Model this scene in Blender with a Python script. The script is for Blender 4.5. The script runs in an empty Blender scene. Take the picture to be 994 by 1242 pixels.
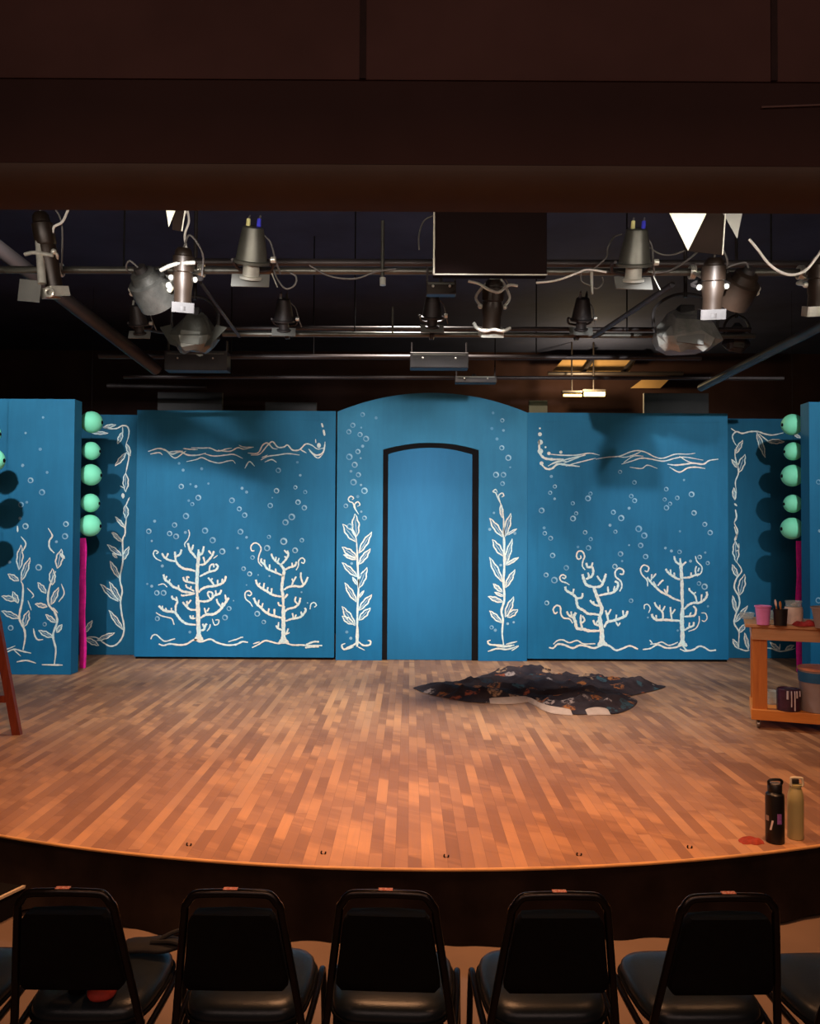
import bpy, bmesh, math, random
from mathutils import Vector, Matrix, Euler, noise
from mathutils.geometry import delaunay_2d_cdt
random.seed(7)
scn = bpy.context.scene
col = scn.collection
R = math.radians
V = Vector

# ------------------------------------------------------------------ camera
F = 1000.0                       # focal length in pixels of the 994 x 1242 frame
cam_d = bpy.data.cameras.new('camera')
cam_d.sensor_fit = 'VERTICAL'
cam_d.sensor_height = 36.0
cam_d.lens = 36.0 * F / 1242.0
cam_d.clip_start = 0.05
cam_d.clip_end = 100
cam = bpy.data.objects.new('camera', cam_d)
col.objects.link(cam)
CAM = V((0, 0, 1.6))
ROT = Euler((R(90 + 1.375), 0, 0)).to_matrix() @ Matrix.Rotation(R(0.3), 3, 'Z')
cam.matrix_world = Matrix.Translation(CAM) @ ROT.to_4x4()
scn.camera = cam

def ray(x, y):
    return ROT @ V(((x - 497) / F, -(y - 621) / F, -1.0))
def at(x, y, Y):                 # point of the plane at depth Y seen at a pixel
    d = ray(x, y)
    return CAM + d * (Y / d.y)
def onz(x, y, z=0.0):            # point of the level z seen at a pixel
    d = ray(x, y)
    return CAM + d * ((z - CAM.z) / d.z)

# ------------------------------------------------------------------ tags
def tag(o, label=None, cat=None, group=None, kind=None):
    if label: o['label'] = label
    if cat: o['category'] = cat
    if group: o['group'] = group
    if kind: o['kind'] = kind
    return o
def empty(name, loc, rz=0, label=None, cat=None, group=None):
    o = bpy.data.objects.new(name, None)
    col.objects.link(o)
    o.location = loc
    o.rotation_euler = (0, 0, rz)
    o.empty_display_size = 0.1
    return tag(o, label, cat, group)
def copy_tree(o, parent=None):
    c = o.copy()
    col.objects.link(c)
    c.parent = parent
    for ch in list(o.children):
        copy_tree(ch, c)
    return c

# ------------------------------------------------------------------ mesh builder
def frame_of(d):
    d = d.normalized()
    u = d.cross(V((0, 0, 1)))
    if u.length < 1e-3:
        u = d.cross(V((1, 0, 0)))
    u.normalize()
    return u, d.cross(u).normalized()
def smooth_path(pts, n=6):
    pts = [V(p) for p in pts]
    if len(pts) < 3:
        return pts
    P = [pts[0] * 2 - pts[1]] + pts + [pts[-1] * 2 - pts[-2]]
    out = []
    for i in range(1, len(P) - 2):
        a, b, c, d = P[i - 1], P[i], P[i + 1], P[i + 2]
        for k in range(n):
            t = k / n
            out.append(0.5 * (2 * b + (c - a) * t + (2 * a - 5 * b + 4 * c - d) * t * t + (3 * b - a - 3 * c + d) * t ** 3))
    out.append(pts[-1])
    return out
class MB:
    def __init__(s):
        s.v, s.f, s.m, s.t, s.tint = [], [], [], [], None
        s.mi = 0
    def face(s, idx):
        s.f.append(tuple(idx)); s.m.append(s.mi)
    def box(s, c, size, rot=None):
        c = V(c); h = V(size) * 0.5
        b = len(s.v)
        for dx in (-1, 1):
            for dy in (-1, 1):
                for dz in (-1, 1):
                    p = V((dx * h.x, dy * h.y, dz * h.z))
                    if rot is not None: p = rot @ p
                    s.v.append(c + p)
        for q in ((0, 1, 3, 2), (4, 6, 7, 5), (0, 4, 5, 1), (2, 3, 7, 6), (0, 2, 6, 4), (1, 5, 7, 3)):
            s.face([b + i for i in q])
        return s
    def rings(s, rings, closed_ends=True, loop=True):
        n = len(rings[0]); b = len(s.v)
        for r in rings: s.v.extend(r)
        for i in range(len(rings) - 1):
            for j in range(n if loop else n - 1):
                k = (j + 1) % n
                s.face([b + i * n + j, b + i * n + k, b + (i + 1) * n + k, b + (i + 1) * n + j])
        if closed_ends:
            s.face([b + j for j in range(n)][::-1])
            s.face([b + (len(rings) - 1) * n + j for j in range(n)])
        return s
    def lathe(s, base, axis, prof, seg=20, squash=1.0):  # prof: (distance along axis, radius)
        base = V(base); axis = V(axis).normalized()
        u, w = frame_of(axis)
        rr = []
        for (h, r) in prof:
            r = max(r, 1e-4)
            rr.append([base + axis * h + (u * math.cos(2 * math.pi * k / seg) + w * math.sin(2 * math.pi * k / seg) * squash) * r for k in range(seg)])
        return s.rings(rr)
    def cyl(s, a, b, r, r2=None, seg=16):
        a = V(a); b = V(b)
        return s.lathe(a, b - a, [(0, r), ((b - a).length, r if r2 is None else r2)], seg)
    def tube(s, pts, r, seg=8, n=6, taper=None):
        P = smooth_path(pts, n) if n else [V(p) for p in pts]
        u = None; rr = []
        for i, p in enumerate(P):
            d = (P[min(i + 1, len(P) - 1)] - P[max(i - 1, 0)])
            d.normalize()
            if u is None: u, _ = frame_of(d)
            u = (u - d * u.dot(d)).normalized()
            w = d.cross(u)
            q = r if taper is None else r + (taper - r) * i / max(1, len(P) - 1)
            rr.append([p + (u * math.cos(2 * math.pi * k / seg) + w * math.sin(2 * math.pi * k / seg)) * q for k in range(seg)])
        return s.rings(rr)
    def sphere(s, c, r, seg=24, rings=14, scale=(1, 1, 1)):
        c = V(c); rr = []
        for i in range(rings + 1):
            th = math.pi * i / rings
            q = max(math.sin(th), 1e-3)
            rr.append([c + V((math.cos(2 * math.pi * k / seg) * q * scale[0], math.sin(2 * math.pi * k / seg) * q * scale[1], -math.cos(th) * scale[2])) * r for k in range(seg)])
        return s.rings(rr)
    def torus(s, c, axis, r, t, seg=24, ts=8, a0=0, a1=2 * math.pi):
        c = V(c); u, w = frame_of(V(axis))
        full = abs(a1 - a0 - 2 * math.pi) < 1e-6
        pts = [c + (u * math.cos(a0 + (a1 - a0) * k / seg) + w * math.sin(a0 + (a1 - a0) * k / seg)) * r for k in range(seg + 1)]
        return s.tube(pts, t, ts, 0)
    def prism(s, poly, off):           # planar polygon extruded by a vector
        b = len(s.v); n = len(poly); off = V(off)
        s.v.extend(V(p) for p in poly); s.v.extend(V(p) + off for p in poly)
        s.face(range(b, b + n)); s.face(range(b + 2 * n - 1, b + n - 1, -1))
        for i in range(n):
            j = (i + 1) % n
            s.face([b + i, b + n + i, b + n + j, b + j])
        return s
    def plate(s, pts, nrm, t):         # thin plate from a polygon
        return s.prism(pts, V(nrm).normalized() * t)
    def build(s, name, mats, parent=None, smooth=True, bevel=0.0, seg=2, angle=40):
        me = bpy.data.meshes.new(name)
        me.from_pydata([tuple(p) for p in s.v], [], s.f)
        if not isinstance(mats, (list, tuple)): mats = [mats]
        for m in mats: me.materials.append(m)
        for p, i in zip(me.polygons, s.m): p.material_index = i
        if s.tint is not None:
            a = me.attributes.new('tint', 'FLOAT', 'POINT')
            a.data.foreach_set('value', s.tint)
        bm = bmesh.new(); bm.from_mesh(me)
        if s.tint is None:
            bmesh.ops.recalc_face_normals(bm, faces=bm.faces)
        bm.to_mesh(me); bm.free()
        o = bpy.data.objects.new(name, me)
        col.objects.link(o)
        o.parent = parent
        if bevel:
            md = o.modifiers.new('edge', 'BEVEL'); md.width = bevel; md.segments = seg
            md.limit_method = 'ANGLE'; md.angle_limit = R(35)
        if smooth:
            me.polygons.foreach_set('use_smooth', [True] * len(me.polygons))
            me.set_sharp_from_angle(angle=R(angle))
        me.update()
        return o

# ------------------------------------------------------------------ materials
def srgb(r, g, b):
    def c(x):
        x /= 255.0
        return x / 12.92 if x <= 0.04045 else ((x + 0.055) / 1.055) ** 2.4
    return (c(r), c(g), c(b), 1)
class NT:
    def __init__(s, name):
        s.m = bpy.data.materials.new(name); s.m.use_nodes = True
        s.n = s.m.node_tree.nodes; s.l = s.m.node_tree.links
        s.b = s.n['Principled BSDF']
    def add(s, t, **k):
        q = s.n.new(t)
        for a, v in k.items():
            if a.startswith('i_'): q.inputs[a[2:].replace('_', ' ')].default_value = v
            else: setattr(q, a, v)
        return q
    def link(s, a, b): s.l.new(a, b)
    def ramp(s, fac, stops, interp='LINEAR'):
        q = s.n.new('ShaderNodeValToRGB'); e = q.color_ramp.elements
        q.color_ramp.interpolation = interp
        while len(e) < len(stops): e.new(0.5)
        for k, (p, c) in enumerate(stops): e[k].position = p; e[k].color = c
        s.link(fac, q.inputs[0]); return q.outputs[0]
    def mix(s, f, a, b, blend='MIX'):
        q = s.n.new('ShaderNodeMix'); q.data_type = 'RGBA'; q.blend_type = blend
        for k, x in ((0, f), (6, a), (7, b)):
            if hasattr(x, 'is_linked'): s.link(x, q.inputs[k])
            else: q.inputs[k].default_value = x
        return q.outputs[2]
    def coord(s, which='Object'):
        return s.n.new('ShaderNodeTexCoord').outputs[which]
    def noise(s, vec, scale, detail=4, rough=0.6, dist=0.0):
        q = s.add('ShaderNodeTexNoise'); q.inputs['Scale'].default_value = scale
        q.inputs['Detail'].default_value = detail; q.inputs['Roughness'].default_value = rough
        q.inputs['Distortion'].default_value = dist
        s.link(vec, q.inputs['Vector']); return q.outputs['Fac']
    def mapping(s, vec, scale=(1, 1, 1), rot=(0, 0, 0), loc=(0, 0, 0)):
        q = s.add('ShaderNodeMapping'); q.inputs['Scale'].default_value = scale
        q.inputs['Rotation'].default_value = rot; q.inputs['Location'].default_value = loc
        s.link(vec, q.inputs['Vector']); return q.outputs[0]
    def bump(s, h, strength=0.3, dist=0.01):
        q = s.add('ShaderNodeBump'); q.inputs['Strength'].default_value = strength
        q.inputs['Distance'].default_value = dist
        s.link(h, q.inputs['Height']); s.link(q.outputs[0], s.b.inputs['Normal'])
    def set(s, base=None, rough=None, metal=None, spec=None):
        for k, x in (('Base Color', base), ('Roughness', rough), ('Metallic', metal), ('Specular IOR Level', spec)):
            if x is None: continue
            if hasattr(x, 'is_linked'): s.link(x, s.b.inputs[k])
            else: s.b.inputs[k].default_value = x
        return s.m
def scale_c(c, k): return (min(c[0] * k, 1), min(c[1] * k, 1), min(c[2] * k, 1), 1)
def plain(name, c, rough=0.5, metal=0.0, sc=8, var=0.25, bump=0.0, spec=0.5):
    t = NT(name); v = t.coord()
    f = t.noise(v, sc)
    cc = t.ramp(f, [(0.3, scale_c(c, 1 - var)), (0.7, scale_c(c, 1 + var))])
    t.set(cc, rough, metal, spec)
    if bump: t.bump(t.noise(v, sc * 8), bump, 0.004)
    return t.m
M = {}
def wood(name, a, b, axis='X', rough=0.5):
    t = NT(name); v = t.coord()
    sc = {'X': (1.2, 14, 14), 'Z': (14, 14, 1.2), 'Y': (14, 1.2, 14)}[axis]
    f = t.noise(t.mapping(v, sc), 2.0, 6, 0.65, 0.6)
    t.set(t.ramp(f, [(0.25, a), (0.75, b)]), rough)
    t.bump(f, 0.15, 0.004)
    return t.m

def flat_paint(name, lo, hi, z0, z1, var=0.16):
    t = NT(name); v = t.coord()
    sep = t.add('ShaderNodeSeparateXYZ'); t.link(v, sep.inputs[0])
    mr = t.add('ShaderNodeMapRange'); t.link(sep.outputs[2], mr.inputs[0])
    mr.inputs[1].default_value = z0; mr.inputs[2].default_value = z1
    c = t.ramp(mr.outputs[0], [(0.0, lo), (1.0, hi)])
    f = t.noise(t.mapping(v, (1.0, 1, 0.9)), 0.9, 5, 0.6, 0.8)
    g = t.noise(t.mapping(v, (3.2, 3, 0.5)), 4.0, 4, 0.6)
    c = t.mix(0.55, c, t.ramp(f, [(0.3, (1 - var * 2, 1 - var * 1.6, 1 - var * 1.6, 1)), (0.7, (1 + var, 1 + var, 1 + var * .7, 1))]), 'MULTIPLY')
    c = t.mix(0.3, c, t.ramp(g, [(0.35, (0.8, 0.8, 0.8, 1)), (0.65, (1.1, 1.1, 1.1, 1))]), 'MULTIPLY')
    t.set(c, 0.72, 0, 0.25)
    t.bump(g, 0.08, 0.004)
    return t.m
def chalk(name, base, ca, cb):
    t = NT(name); v = t.coord()
    a = t.add('ShaderNodeAttribute', attribute_name='tint')
    f = t.noise(v, 5.0, 3)
    f2 = t.noise(v, 40.0, 2)
    c = t.ramp(f, [(0.38, ca), (0.62, cb)])
    q = t.add('ShaderNodeMath', operation='MULTIPLY'); t.link(a.outputs['Fac'], q.inputs[0])
    t.link(t.ramp(f2, [(0.3, (.75, .75, .75, 1)), (0.6, (1, 1, 1, 1))]), q.inputs[1])
    t.set(t.mix(q.outputs[0], base, c), 0.8, 0, 0.2)
    return t.m

def floor_wood():
    t = NT('stage_boards'); v = t.coord()
    W = 0.064
    sp = t.add('ShaderNodeSeparateXYZ'); t.link(v, sp.inputs[0])
    def math_(op, x, y=None):
        q = t.add('ShaderNodeMath', operation=op)
        for k, z in ((0, x), (1, y)):
            if z is None: continue
            if hasattr(z, 'is_linked'): t.link(z, q.inputs[k])
            else: q.inputs[k].default_value = z
        return q.outputs[0]
    xs_ = math_('DIVIDE', sp.outputs[0], W)
    row = math_('FLOOR', xs_)
    wn = t.add('ShaderNodeTexWhiteNoise', noise_dimensions='1D'); t.link(row, wn.inputs['W'])
    ysh = math_('ADD', math_('DIVIDE', sp.outputs[1], 1.5), math_('MULTIPLY', wn.outputs['Value'], 7.3))
    cellv = t.add('ShaderNodeCombineXYZ'); t.link(row, cellv.inputs[0]); t.link(math_('FLOOR', ysh), cellv.inputs[1])
    wn2 = t.add('ShaderNodeTexWhiteNoise', noise_dimensions='2D'); t.link(cellv.outputs[0], wn2.inputs['Vector'])
    # wear that follows each board
    wv = t.add('ShaderNodeCombineXYZ'); t.link(math_('MULTIPLY', row, 7.31), wv.inputs[0])
    t.link(math_('ADD', math_('MULTIPLY', sp.outputs[1], 1.5), math_('MULTIPLY', xs_, 0.06)), wv.inputs[1])
    wear = t.noise(wv.outputs[0], 1.0, 5, 0.62, 0.3)
    big = t.noise(v, 0.9, 3, 0.5, 0.4)
    grain = t.noise(t.mapping(v, (26, 1.6, 1)), 2.0, 5, 0.65, 0.4)
    c = t.ramp(wn2.outputs['Value'], [(0.0, srgb(138, 98, 72)), (0.45, srgb(156, 112, 82)), (0.85, srgb(174, 128, 94)), (1.0, srgb(190, 144, 106))])
    c = t.mix(t.ramp(wear, [(0.50, (0, 0, 0, 1)), (0.60, (.75, .75, .75, 1))]), c, srgb(204, 150, 104))
    c = t.mix(t.ramp(wear, [(0.36, (.65, .65, .65, 1)), (0.44, (0, 0, 0, 1))]), c, srgb(128, 88, 64))
    c = t.mix(0.4, c, t.ramp(grain, [(0.3, (.78, .76, .74, 1)), (0.7, (1.18, 1.18, 1.15, 1))]), 'MULTIPLY')
    c = t.mix(t.ramp(big, [(0.4, (.35, .35, .35, 1)), (0.6, (0, 0, 0, 1))]), c, srgb(140, 100, 76))
    fr = math_('FRACT', xs_)
    gap = math_('LESS_THAN', math_('MINIMUM', fr, math_('SUBTRACT', 1.0, fr)), 0.018)
    c = t.mix(math_('MULTIPLY', gap, .45), c, srgb(92, 62, 46))
    t.set(c, t.ramp(grain, [(0.2, (.40, .40, .40, 1)), (0.8, (.60, .60, .60, 1))]), 0, 0.3)
    return t.m
M['stage'] = floor_wood()
M['house'] = plain('house_floor_paint', srgb(112, 90, 74), 0.6, 0, 1.5, 0.12)
M['black'] = plain('black_paint', srgb(20, 17, 17), 0.8, 0, 3, 0.3, 0, 0.1)
M['skirt'] = plain('black_skirt_cloth', srgb(30, 22, 19), 0.95, 0, 5, 0.3, 0, 0.05)
M['ceil'] = plain('dark_ceiling_paint', srgb(58, 62, 84), 0.9, 0, 1.2, 0.2, 0, 0.1)
M['backwall'] = plain('dark_maroon_wall', srgb(62, 42, 38), 0.9, 0, 1.0, 0.3, 0, 0.1)
M['soffit2'] = plain('brown_upper_board', srgb(94, 66, 60), 0.85, 0, 1.2, 0.2, 0, 0.15)  # lighter tone than the beam face below
M['lip'] = plain('bounced_light_lip', srgb(92, 80, 72), 0.85, 0, 1.2, 0.15, 0, 0.15)  # lightened brown carries the floor bounce on the beam's underside
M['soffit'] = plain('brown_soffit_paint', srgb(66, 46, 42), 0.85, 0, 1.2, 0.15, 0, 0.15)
M['seam'] = plain('dark_seam', srgb(52, 32, 28), 0.9)
M['nosing'] = plain('pale_edge_wood', srgb(212, 158, 100), 0.5, 0, 5, 0.2)
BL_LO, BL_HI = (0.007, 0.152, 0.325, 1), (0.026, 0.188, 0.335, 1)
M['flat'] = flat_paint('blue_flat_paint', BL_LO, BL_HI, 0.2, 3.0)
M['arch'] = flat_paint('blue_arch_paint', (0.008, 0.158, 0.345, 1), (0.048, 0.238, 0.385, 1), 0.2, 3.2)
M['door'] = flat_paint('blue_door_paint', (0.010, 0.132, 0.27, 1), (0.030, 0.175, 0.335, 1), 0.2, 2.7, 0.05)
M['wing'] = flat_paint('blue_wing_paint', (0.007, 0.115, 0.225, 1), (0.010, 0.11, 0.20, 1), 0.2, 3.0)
M['chalk'] = chalk('cream_line_paint', (0.012, 0.17, 0.36, 1), srgb(250, 242, 222), srgb(226, 246, 240))
M['bubble'] = chalk('pale_bubble_paint', (0.012, 0.17, 0.36, 1), srgb(170, 214, 232), srgb(196, 226, 230))
# ================================================================== the room
def struct(name, mb, mat, smooth=False):
    o = mb.build(name, mat, None, smooth); o['kind'] = 'structure'; return o
HOUSE_Z = -0.35
struct('floor', MB().box((0, 4.75, HOUSE_Z - 0.05), (16, 16.5, 0.1)), M['house'])
struct('wall_back', MB().box((0, 13.05, 2.2), (16, 0.1, 5.2)), M['backwall'])
struct('wall_left', MB().box((-8.05, 4.75, 2.2), (0.1, 16.5, 5.2)), M['backwall'])
struct('wall_right', MB().box((8.05, 4.75, 2.2), (0.1, 16.5, 5.2)), M['backwall'])
struct('wall_front', MB().box((0, -3.55, 2.2), (16, 0.1, 5.2)), M['backwall'])
struct('ceiling', MB().box((0, 4.75, 4.5), (16, 16.5, 0.1)), M['ceil'])

# soffit over the front of the house: a boxed beam with a rounded lower edge
SY = 2.84
zb = at(497, 257, 3.10).z
zs = at(497, 96, SY).z
def soffit():
    m = MB()
    prof = [(0.012, 4.45), (0.012, zb + 0.07)]
    prof += [(0.26, zb + 0.07), (0.26, 4.45)]
    ringA = [V((-8, SY + p, z)) for p, z in prof]
    ringB = [V((8, SY + p, z)) for p, z in prof]
    m.rings([ringA, ringB])
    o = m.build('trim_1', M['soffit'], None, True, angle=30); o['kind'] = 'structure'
    lp = [(0.2595, zb + 0.069), (0.0125, zb + 0.069)]
    for k in range(0, 11):
        a = math.pi * 0.5 * k / 10
        lp.append((0.0125 + 0.19 * (1 - math.cos(a)), zb + 0.068 - 0.068 * math.sin(a)))
    lp.append((0.2595, zb))
    m = MB(); m.rings([[V((x, SY + p, z)) for p, z in lp] for x in (-8, 8)])
    m.build('rounded_lip', M['lip'], o, True, angle=30)['label'] = 'rounded lower edge with floor bounce in its lighter brown'
    m = MB(); m.rings([[V((x, SY + p, z)) for p, z in ((0.012, 4.45), (0.0, 4.45), (0.0, zs + .01), (0.004, zs), (0.012, zs))] for x in (-8, 8)])
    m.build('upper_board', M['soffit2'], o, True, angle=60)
    for px in (-60, 440, 938):
        X = at(px, 50, SY).x
        s = MB().box((X, SY - 0.002, (4.45 + zs) / 2), (0.022, 0.006, 4.45 - zs))
        q = s.build('panel_seam', M['seam'], o, False); q['label'] = 'dark vertical board seam'
    s = MB().box((at(960, 128, SY).x, SY + 0.008, at(960, 128, SY).z), (0.21, 0.012, 0.006), Matrix.Rotation(R(-2.5), 3, 'Y'))
    s.build('pale_line', plain('pale_line_brown', srgb(110, 80, 70), 0.7), o, False)['label'] = 'pale thin line'  # pale thin line on the beam face
soffit()

# stage deck with a bowed front
CX, CY, CR = 0.10, 10.36, 6.40
def front_y(x): return CY - math.sqrt(max(CR * CR - (x - CX) ** 2, 0.01))
xs = [-6.0 + 12.0 * k / 120 for k in range(121)]
edge = [V((x, front_y(x), 0)) for x in xs]
m = MB()
poly = edge + [V((8, edge[-1].y, 0)), V((8, 13, 0)), V((-8, 13, 0)), V((-8, edge[0].y, 0))]
m.prism([p + V((0, 0, -0.32)) for p in poly], (0, 0, 0.32))
stage = struct('floor_stage', m, M['stage'])
m = MB()
m.rings([[V((x, front_y(x) + dy, z)) for dy, z in ((0.004, 0.001), (-0.006, 0.001), (-0.009, -0.004), (-0.006, -0.012), (0.004, -0.012))] for x in xs])
o = m.build('trim_2', M['nosing'], None, True); o['kind'] = 'structure'
# black skirt hanging from the lip, its hem wavy and trailing on the floor
m = MB(); rows = []
for x in [-6.0 + 12.0 * k / 400 for k in range(401)]:
    y = front_y(x)
    w = 0.010 * math.sin(x * 9 + 1.3 * math.sin(x * 3.1)) + 0.006 * math.sin(x * 23)
    drape = max(0, min(1, (abs(x - 0.5) - 0.9) / 1.4))
    hem = -0.345 + drape * (0.022 + 0.02 * math.sin(x * 7.1 + 1.0) + 0.012 * math.sin(x * 15.7))
    out = drape * (0.06 + 0.05 * math.sin(x * 5.2 + 0.5))
    rows.append([V((x, y - 0.003, -0.011)), V((x, y - 0.012 + w * .3, -0.12)), V((x, y - 0.02 - out * .4 + w, -0.24)), V((x, y - 0.03 - out + w * 1.6, hem))])
b = 0
m.rings(rows, closed_ends=False, loop=False)
o = m.build('stage_skirt', M['skirt'], None, True, angle=80)
tag(o, 'long black cloth skirt hanging from the curved stage lip', 'skirt')

# little dark eyelets set in the boards along the lip
mk = plain('eyelet_steel', srgb(38, 24, 18), 0.5, 0.6)
names = ['dark screw eye in the stage edge, second from the left of five', 'dark screw eye in the stage edge, middle one of five',
         'dark screw eye in the stage edge, second from the right of five', 'dark screw eye in the stage edge nearest the black water bottle',
         'dark screw eye in the stage edge, leftmost of five']
for (x, y), lb in zip([(392, 1036), (541, 1040), (702, 1038), (836, 1029), (229, 1026)], names):
    p = onz(x, y)
    q = MB().torus((0, 0, 0.008), (0, 1, 0), 0.011, 0.004, 14, 6, -0.4, 3.9).build('screw_eye', mk, None)
    q.location = (p.x, p.y, 0.0)
    tag(q, lb, 'screw eye', 'screw eyes along the stage edge')

# black step beside the stage, left
p1, p2 = onz(52, 1062, -0.22), onz(0, 1087, -0.22)
d = (p2 - p1).normalized()
e1 = p1 + V((0, 0, 0)); e2 = p1 + d * 1.1
st = empty('stage_step', (e1.x, e1.y, HOUSE_Z), 0, 'low black step against the stage skirt with pale metal edge strip', 'step')
o0 = V((e1.x, e1.y, -0.22))
poly = [V((0, -0.02, 0)), (e2 - o0), (e2 - o0) + V((-1.6, 0, 0)), V((-1.6, 0.2, 0))]
for q in poly: q.z = 0
MB().prism(poly, (0, 0, 0.13)).build('step_block', M['black'], st, False)
q = MB(); a = V((0.004, -0.02, 0.126)); bb = (e2 - o0); bb.z = 0.126
q.box((a + bb) / 2, (0.016, (bb - a).length, 0.012), Matrix.Rotation(math.atan2(-(bb - a).x, (bb - a).y), 3, 'Z'))
q.build('edge_strip', plain('worn_metal_strip', srgb(226, 206, 178), 0.4, 0.2), st, False)['label'] = 'pale metal edge strip'

# ================================================================== painted flats
def zoom(ox, oy, k): return lambda x, y: (ox + x / k, oy + y / k)
class Art(MB):
    def __init__(s, plane_y, z, zk, base=1.0):
        super().__init__(); s.tint = []; s.Y = plane_y; s.z = z; s.k = zk; s.base = base; s.n = 0
    def pt(s, x, y):
        px, py = s.z(x, y); p = at(px, py, s.Y); p.y = s.Y; return p
    def stroke(s, pts, w, t=1.0, ends=(0.45, 0.35), n=6):
        P = smooth_path([V((x, y, 0)) for x, y in pts], n)
        if len(P) == 2: P = [P[0].lerp(P[1], i / 4) for i in range(5)]
        s.n += 1; off = 0.0002 * (s.n % 6)
        b = len(s.v); N = len(P)
        for i, p in enumerate(P):
            d = P[min(i + 1, N - 1)] - P[max(i - 1, 0)]
            if d.length < 1e-6: d = V((1, 0, 0))
            d.normalize(); nn = V((-d.y, d.x, 0))
            u = i / (N - 1)
            q = w * 0.5 * min(1, ends[0] + (1 - ends[0]) * min(1, u / 0.2), ends[1] + (1 - ends[1]) * min(1, (1 - u) / 0.25))
            q *= 1 + 0.14 * math.sin(i * 1.7 + s.n)
            for sg in (-1, 1):
                r = p + nn * q * sg
                a = s.pt(r.x, r.y); a.y -= off
                s.v.append(a); s.tint.append(t * s.base)
        for i in range(N - 1):
            s.face([b + 2 * i, b + 2 * i + 1, b + 2 * i + 3, b + 2 * i + 2])
    def lines(s, text, t=1.0, k=1.0, ends=(.5, .4)):
        for ln in text.strip().split(';'):
            ln = ln.strip()
            if not ln: continue
            w, rest = ln.split(':')
            s.stroke([tuple(float(q) for q in c.split(',')) for c in rest.split()], float(w) * k, t, ends)
    def blob(s, x, y, r, t=1.0, ry=None):
        ry = ry or r; b = len(s.v); n = 12; s.n += 1
        for k in range(n):
            a = s.pt(x + r * math.cos(2 * math.pi * k / n), y + ry * math.sin(2 * math.pi * k / n)); a.y -= 0.0002 * (s.n % 6)
            s.v.append(a); s.tint.append(t * s.base)
        s.face(range(b, b + n))
    def leaf(s, bx, by, tx, ty, w, lw=9, t=1.0):
        b = V((bx, by)); e = V((tx, ty)); d = e - b; n = V((-d.y, d.x)).normalized() * w * 0.5
        L = d.length
        s.stroke([b, b + d * .2 + n * .75, b + d * .38 + n * .8, b + d * .55 + n * 1.05, b + d * .72 + n * .55, b + d * .85 + n * .5, e], lw, t)
        s.stroke([b, b + d * .2 - n * .55, b + d * .34 - n * .95, b + d * .5 - n * .85, b + d * .66 - n * .9, b + d * .84 - n * .3, e], lw, t)
        s.stroke([b, b + d * .4 + n * .05, b + d * .75 - n * .05], lw * .7, t * .5)
    def leaves(s, text, lw=9, t=1.0):
        for c in text.split(';'):
            if c.strip():
                a = [float(q) for q in c.replace('>', ',').split(',')]
                s.leaf(*a, lw=lw, t=t)
    def bubble(s, x, y, r):
        s.n += 1; t = random.uniform(0.4, 0.75)
        if r < 8.5 * s.k / 3.6:
            s.blob(x, y, r * 0.85, t * 0.85); return
        n = 16; b = len(s.v)
        for k in range(n):
            a = 2 * math.pi * k / n
            wide = 0.66 - 0.2 * max(0, math.cos(a + 0.7))
            for q in (1.0, wide):
                p = s.pt(x + r * q * math.cos(a), y + r * q * math.sin(a)); p.y -= 0.0002 * (s.n % 6)
                s.v.append(p); s.tint.append((t + 0.25 * max(0, math.cos(a + 0.7))) * s.base)
        for k in range(n):
            j = (k + 1) % n
            s.face([b + 2 * k, b + 2 * k + 1, b + 2 * j + 1, b + 2 * j])
    def bubbles(s, text):
        for c in text.replace(')', ' ').replace('(', ' ').split():
            s.bubble(*[float(q) for q in c.split(',')])

def merge_art(panel, art):             # bubbles belong to the panel's own surface
    me = panel.data
    bm = bmesh.new(); bm.from_mesh(me)
    lay = bm.verts.layers.float.new('tint')
    vs = []
    for p, t in zip(art.v, art.tint):
        q = bm.verts.new(p - panel.location); q[lay] = t; vs.append(q)
    for f in art.f:
        try:
            k = bm.faces.new([vs[i] for i in f]); k.material_index = 1; k.smooth = False
        except ValueError: pass
    bm.to_mesh(me); bm.free()

EPS = 0.004
# ---- the two wide flats
Y1 = 10.3
def wide_flat(px0, px1, ytop, ybot, label):
    a, b = at(px0, ytop, Y1), at(px1, ytop, Y1)
    c = at((px0 + px1) / 2, ybot, Y1)
    x0, x1, z1 = a.x, b.x, (a.z + b.z) / 2
    m = MB().box(((x0 + x1) / 2, Y1 + 0.04, (z1 + 0.03) / 2), (x1 - x0, 0.08, z1 - 0.03))
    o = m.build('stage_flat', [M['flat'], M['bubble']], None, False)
    tag(o, label, 'stage flat', 'painted blue stage flats')
    f = MB()
    for xx in (x0 + 0.12, x1 - 0.12):
        f.box((xx, Y1 - 0.0015, (z1 + 0.03) / 2), (0.012, 0.004, z1 - 0.22))
    f.box(((x0 + x1) / 2, Y1 - 0.0015, z1 - 0.11), (x1 - x0 - 0.24, 0.004, 0.010))
    f.build('edge_molding', M['flat'], o, False)
    k = MB().box(((x0 + x1) / 2, Y1 + 0.05, 0.015), (x1 - x0 - 0.02, 0.05, 0.03))
    k.build('foot_rail', M['black'], o, False)['label'] = 'black rail lifting the flat off the floor'
    return o
fl = wide_flat(166.5, 407, 498, 800, 'wide blue flat painted with two coral trees, left of the arched doorway')
fr = wide_flat(639.5, 882, 501, 803, 'wide blue flat painted with two coral trees, right of the arched doorway')
YA = Y1 - EPS
def motif(name, parent, label, build, z, k):
    a = Art(parent['_y'], z, k); build(a)
    o = a.build(name, M['chalk'], parent, False)
    o.location = (0, 0, 0); o['label'] = label
    return o
for o in (fl, fr): o['_y'] = YA

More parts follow.
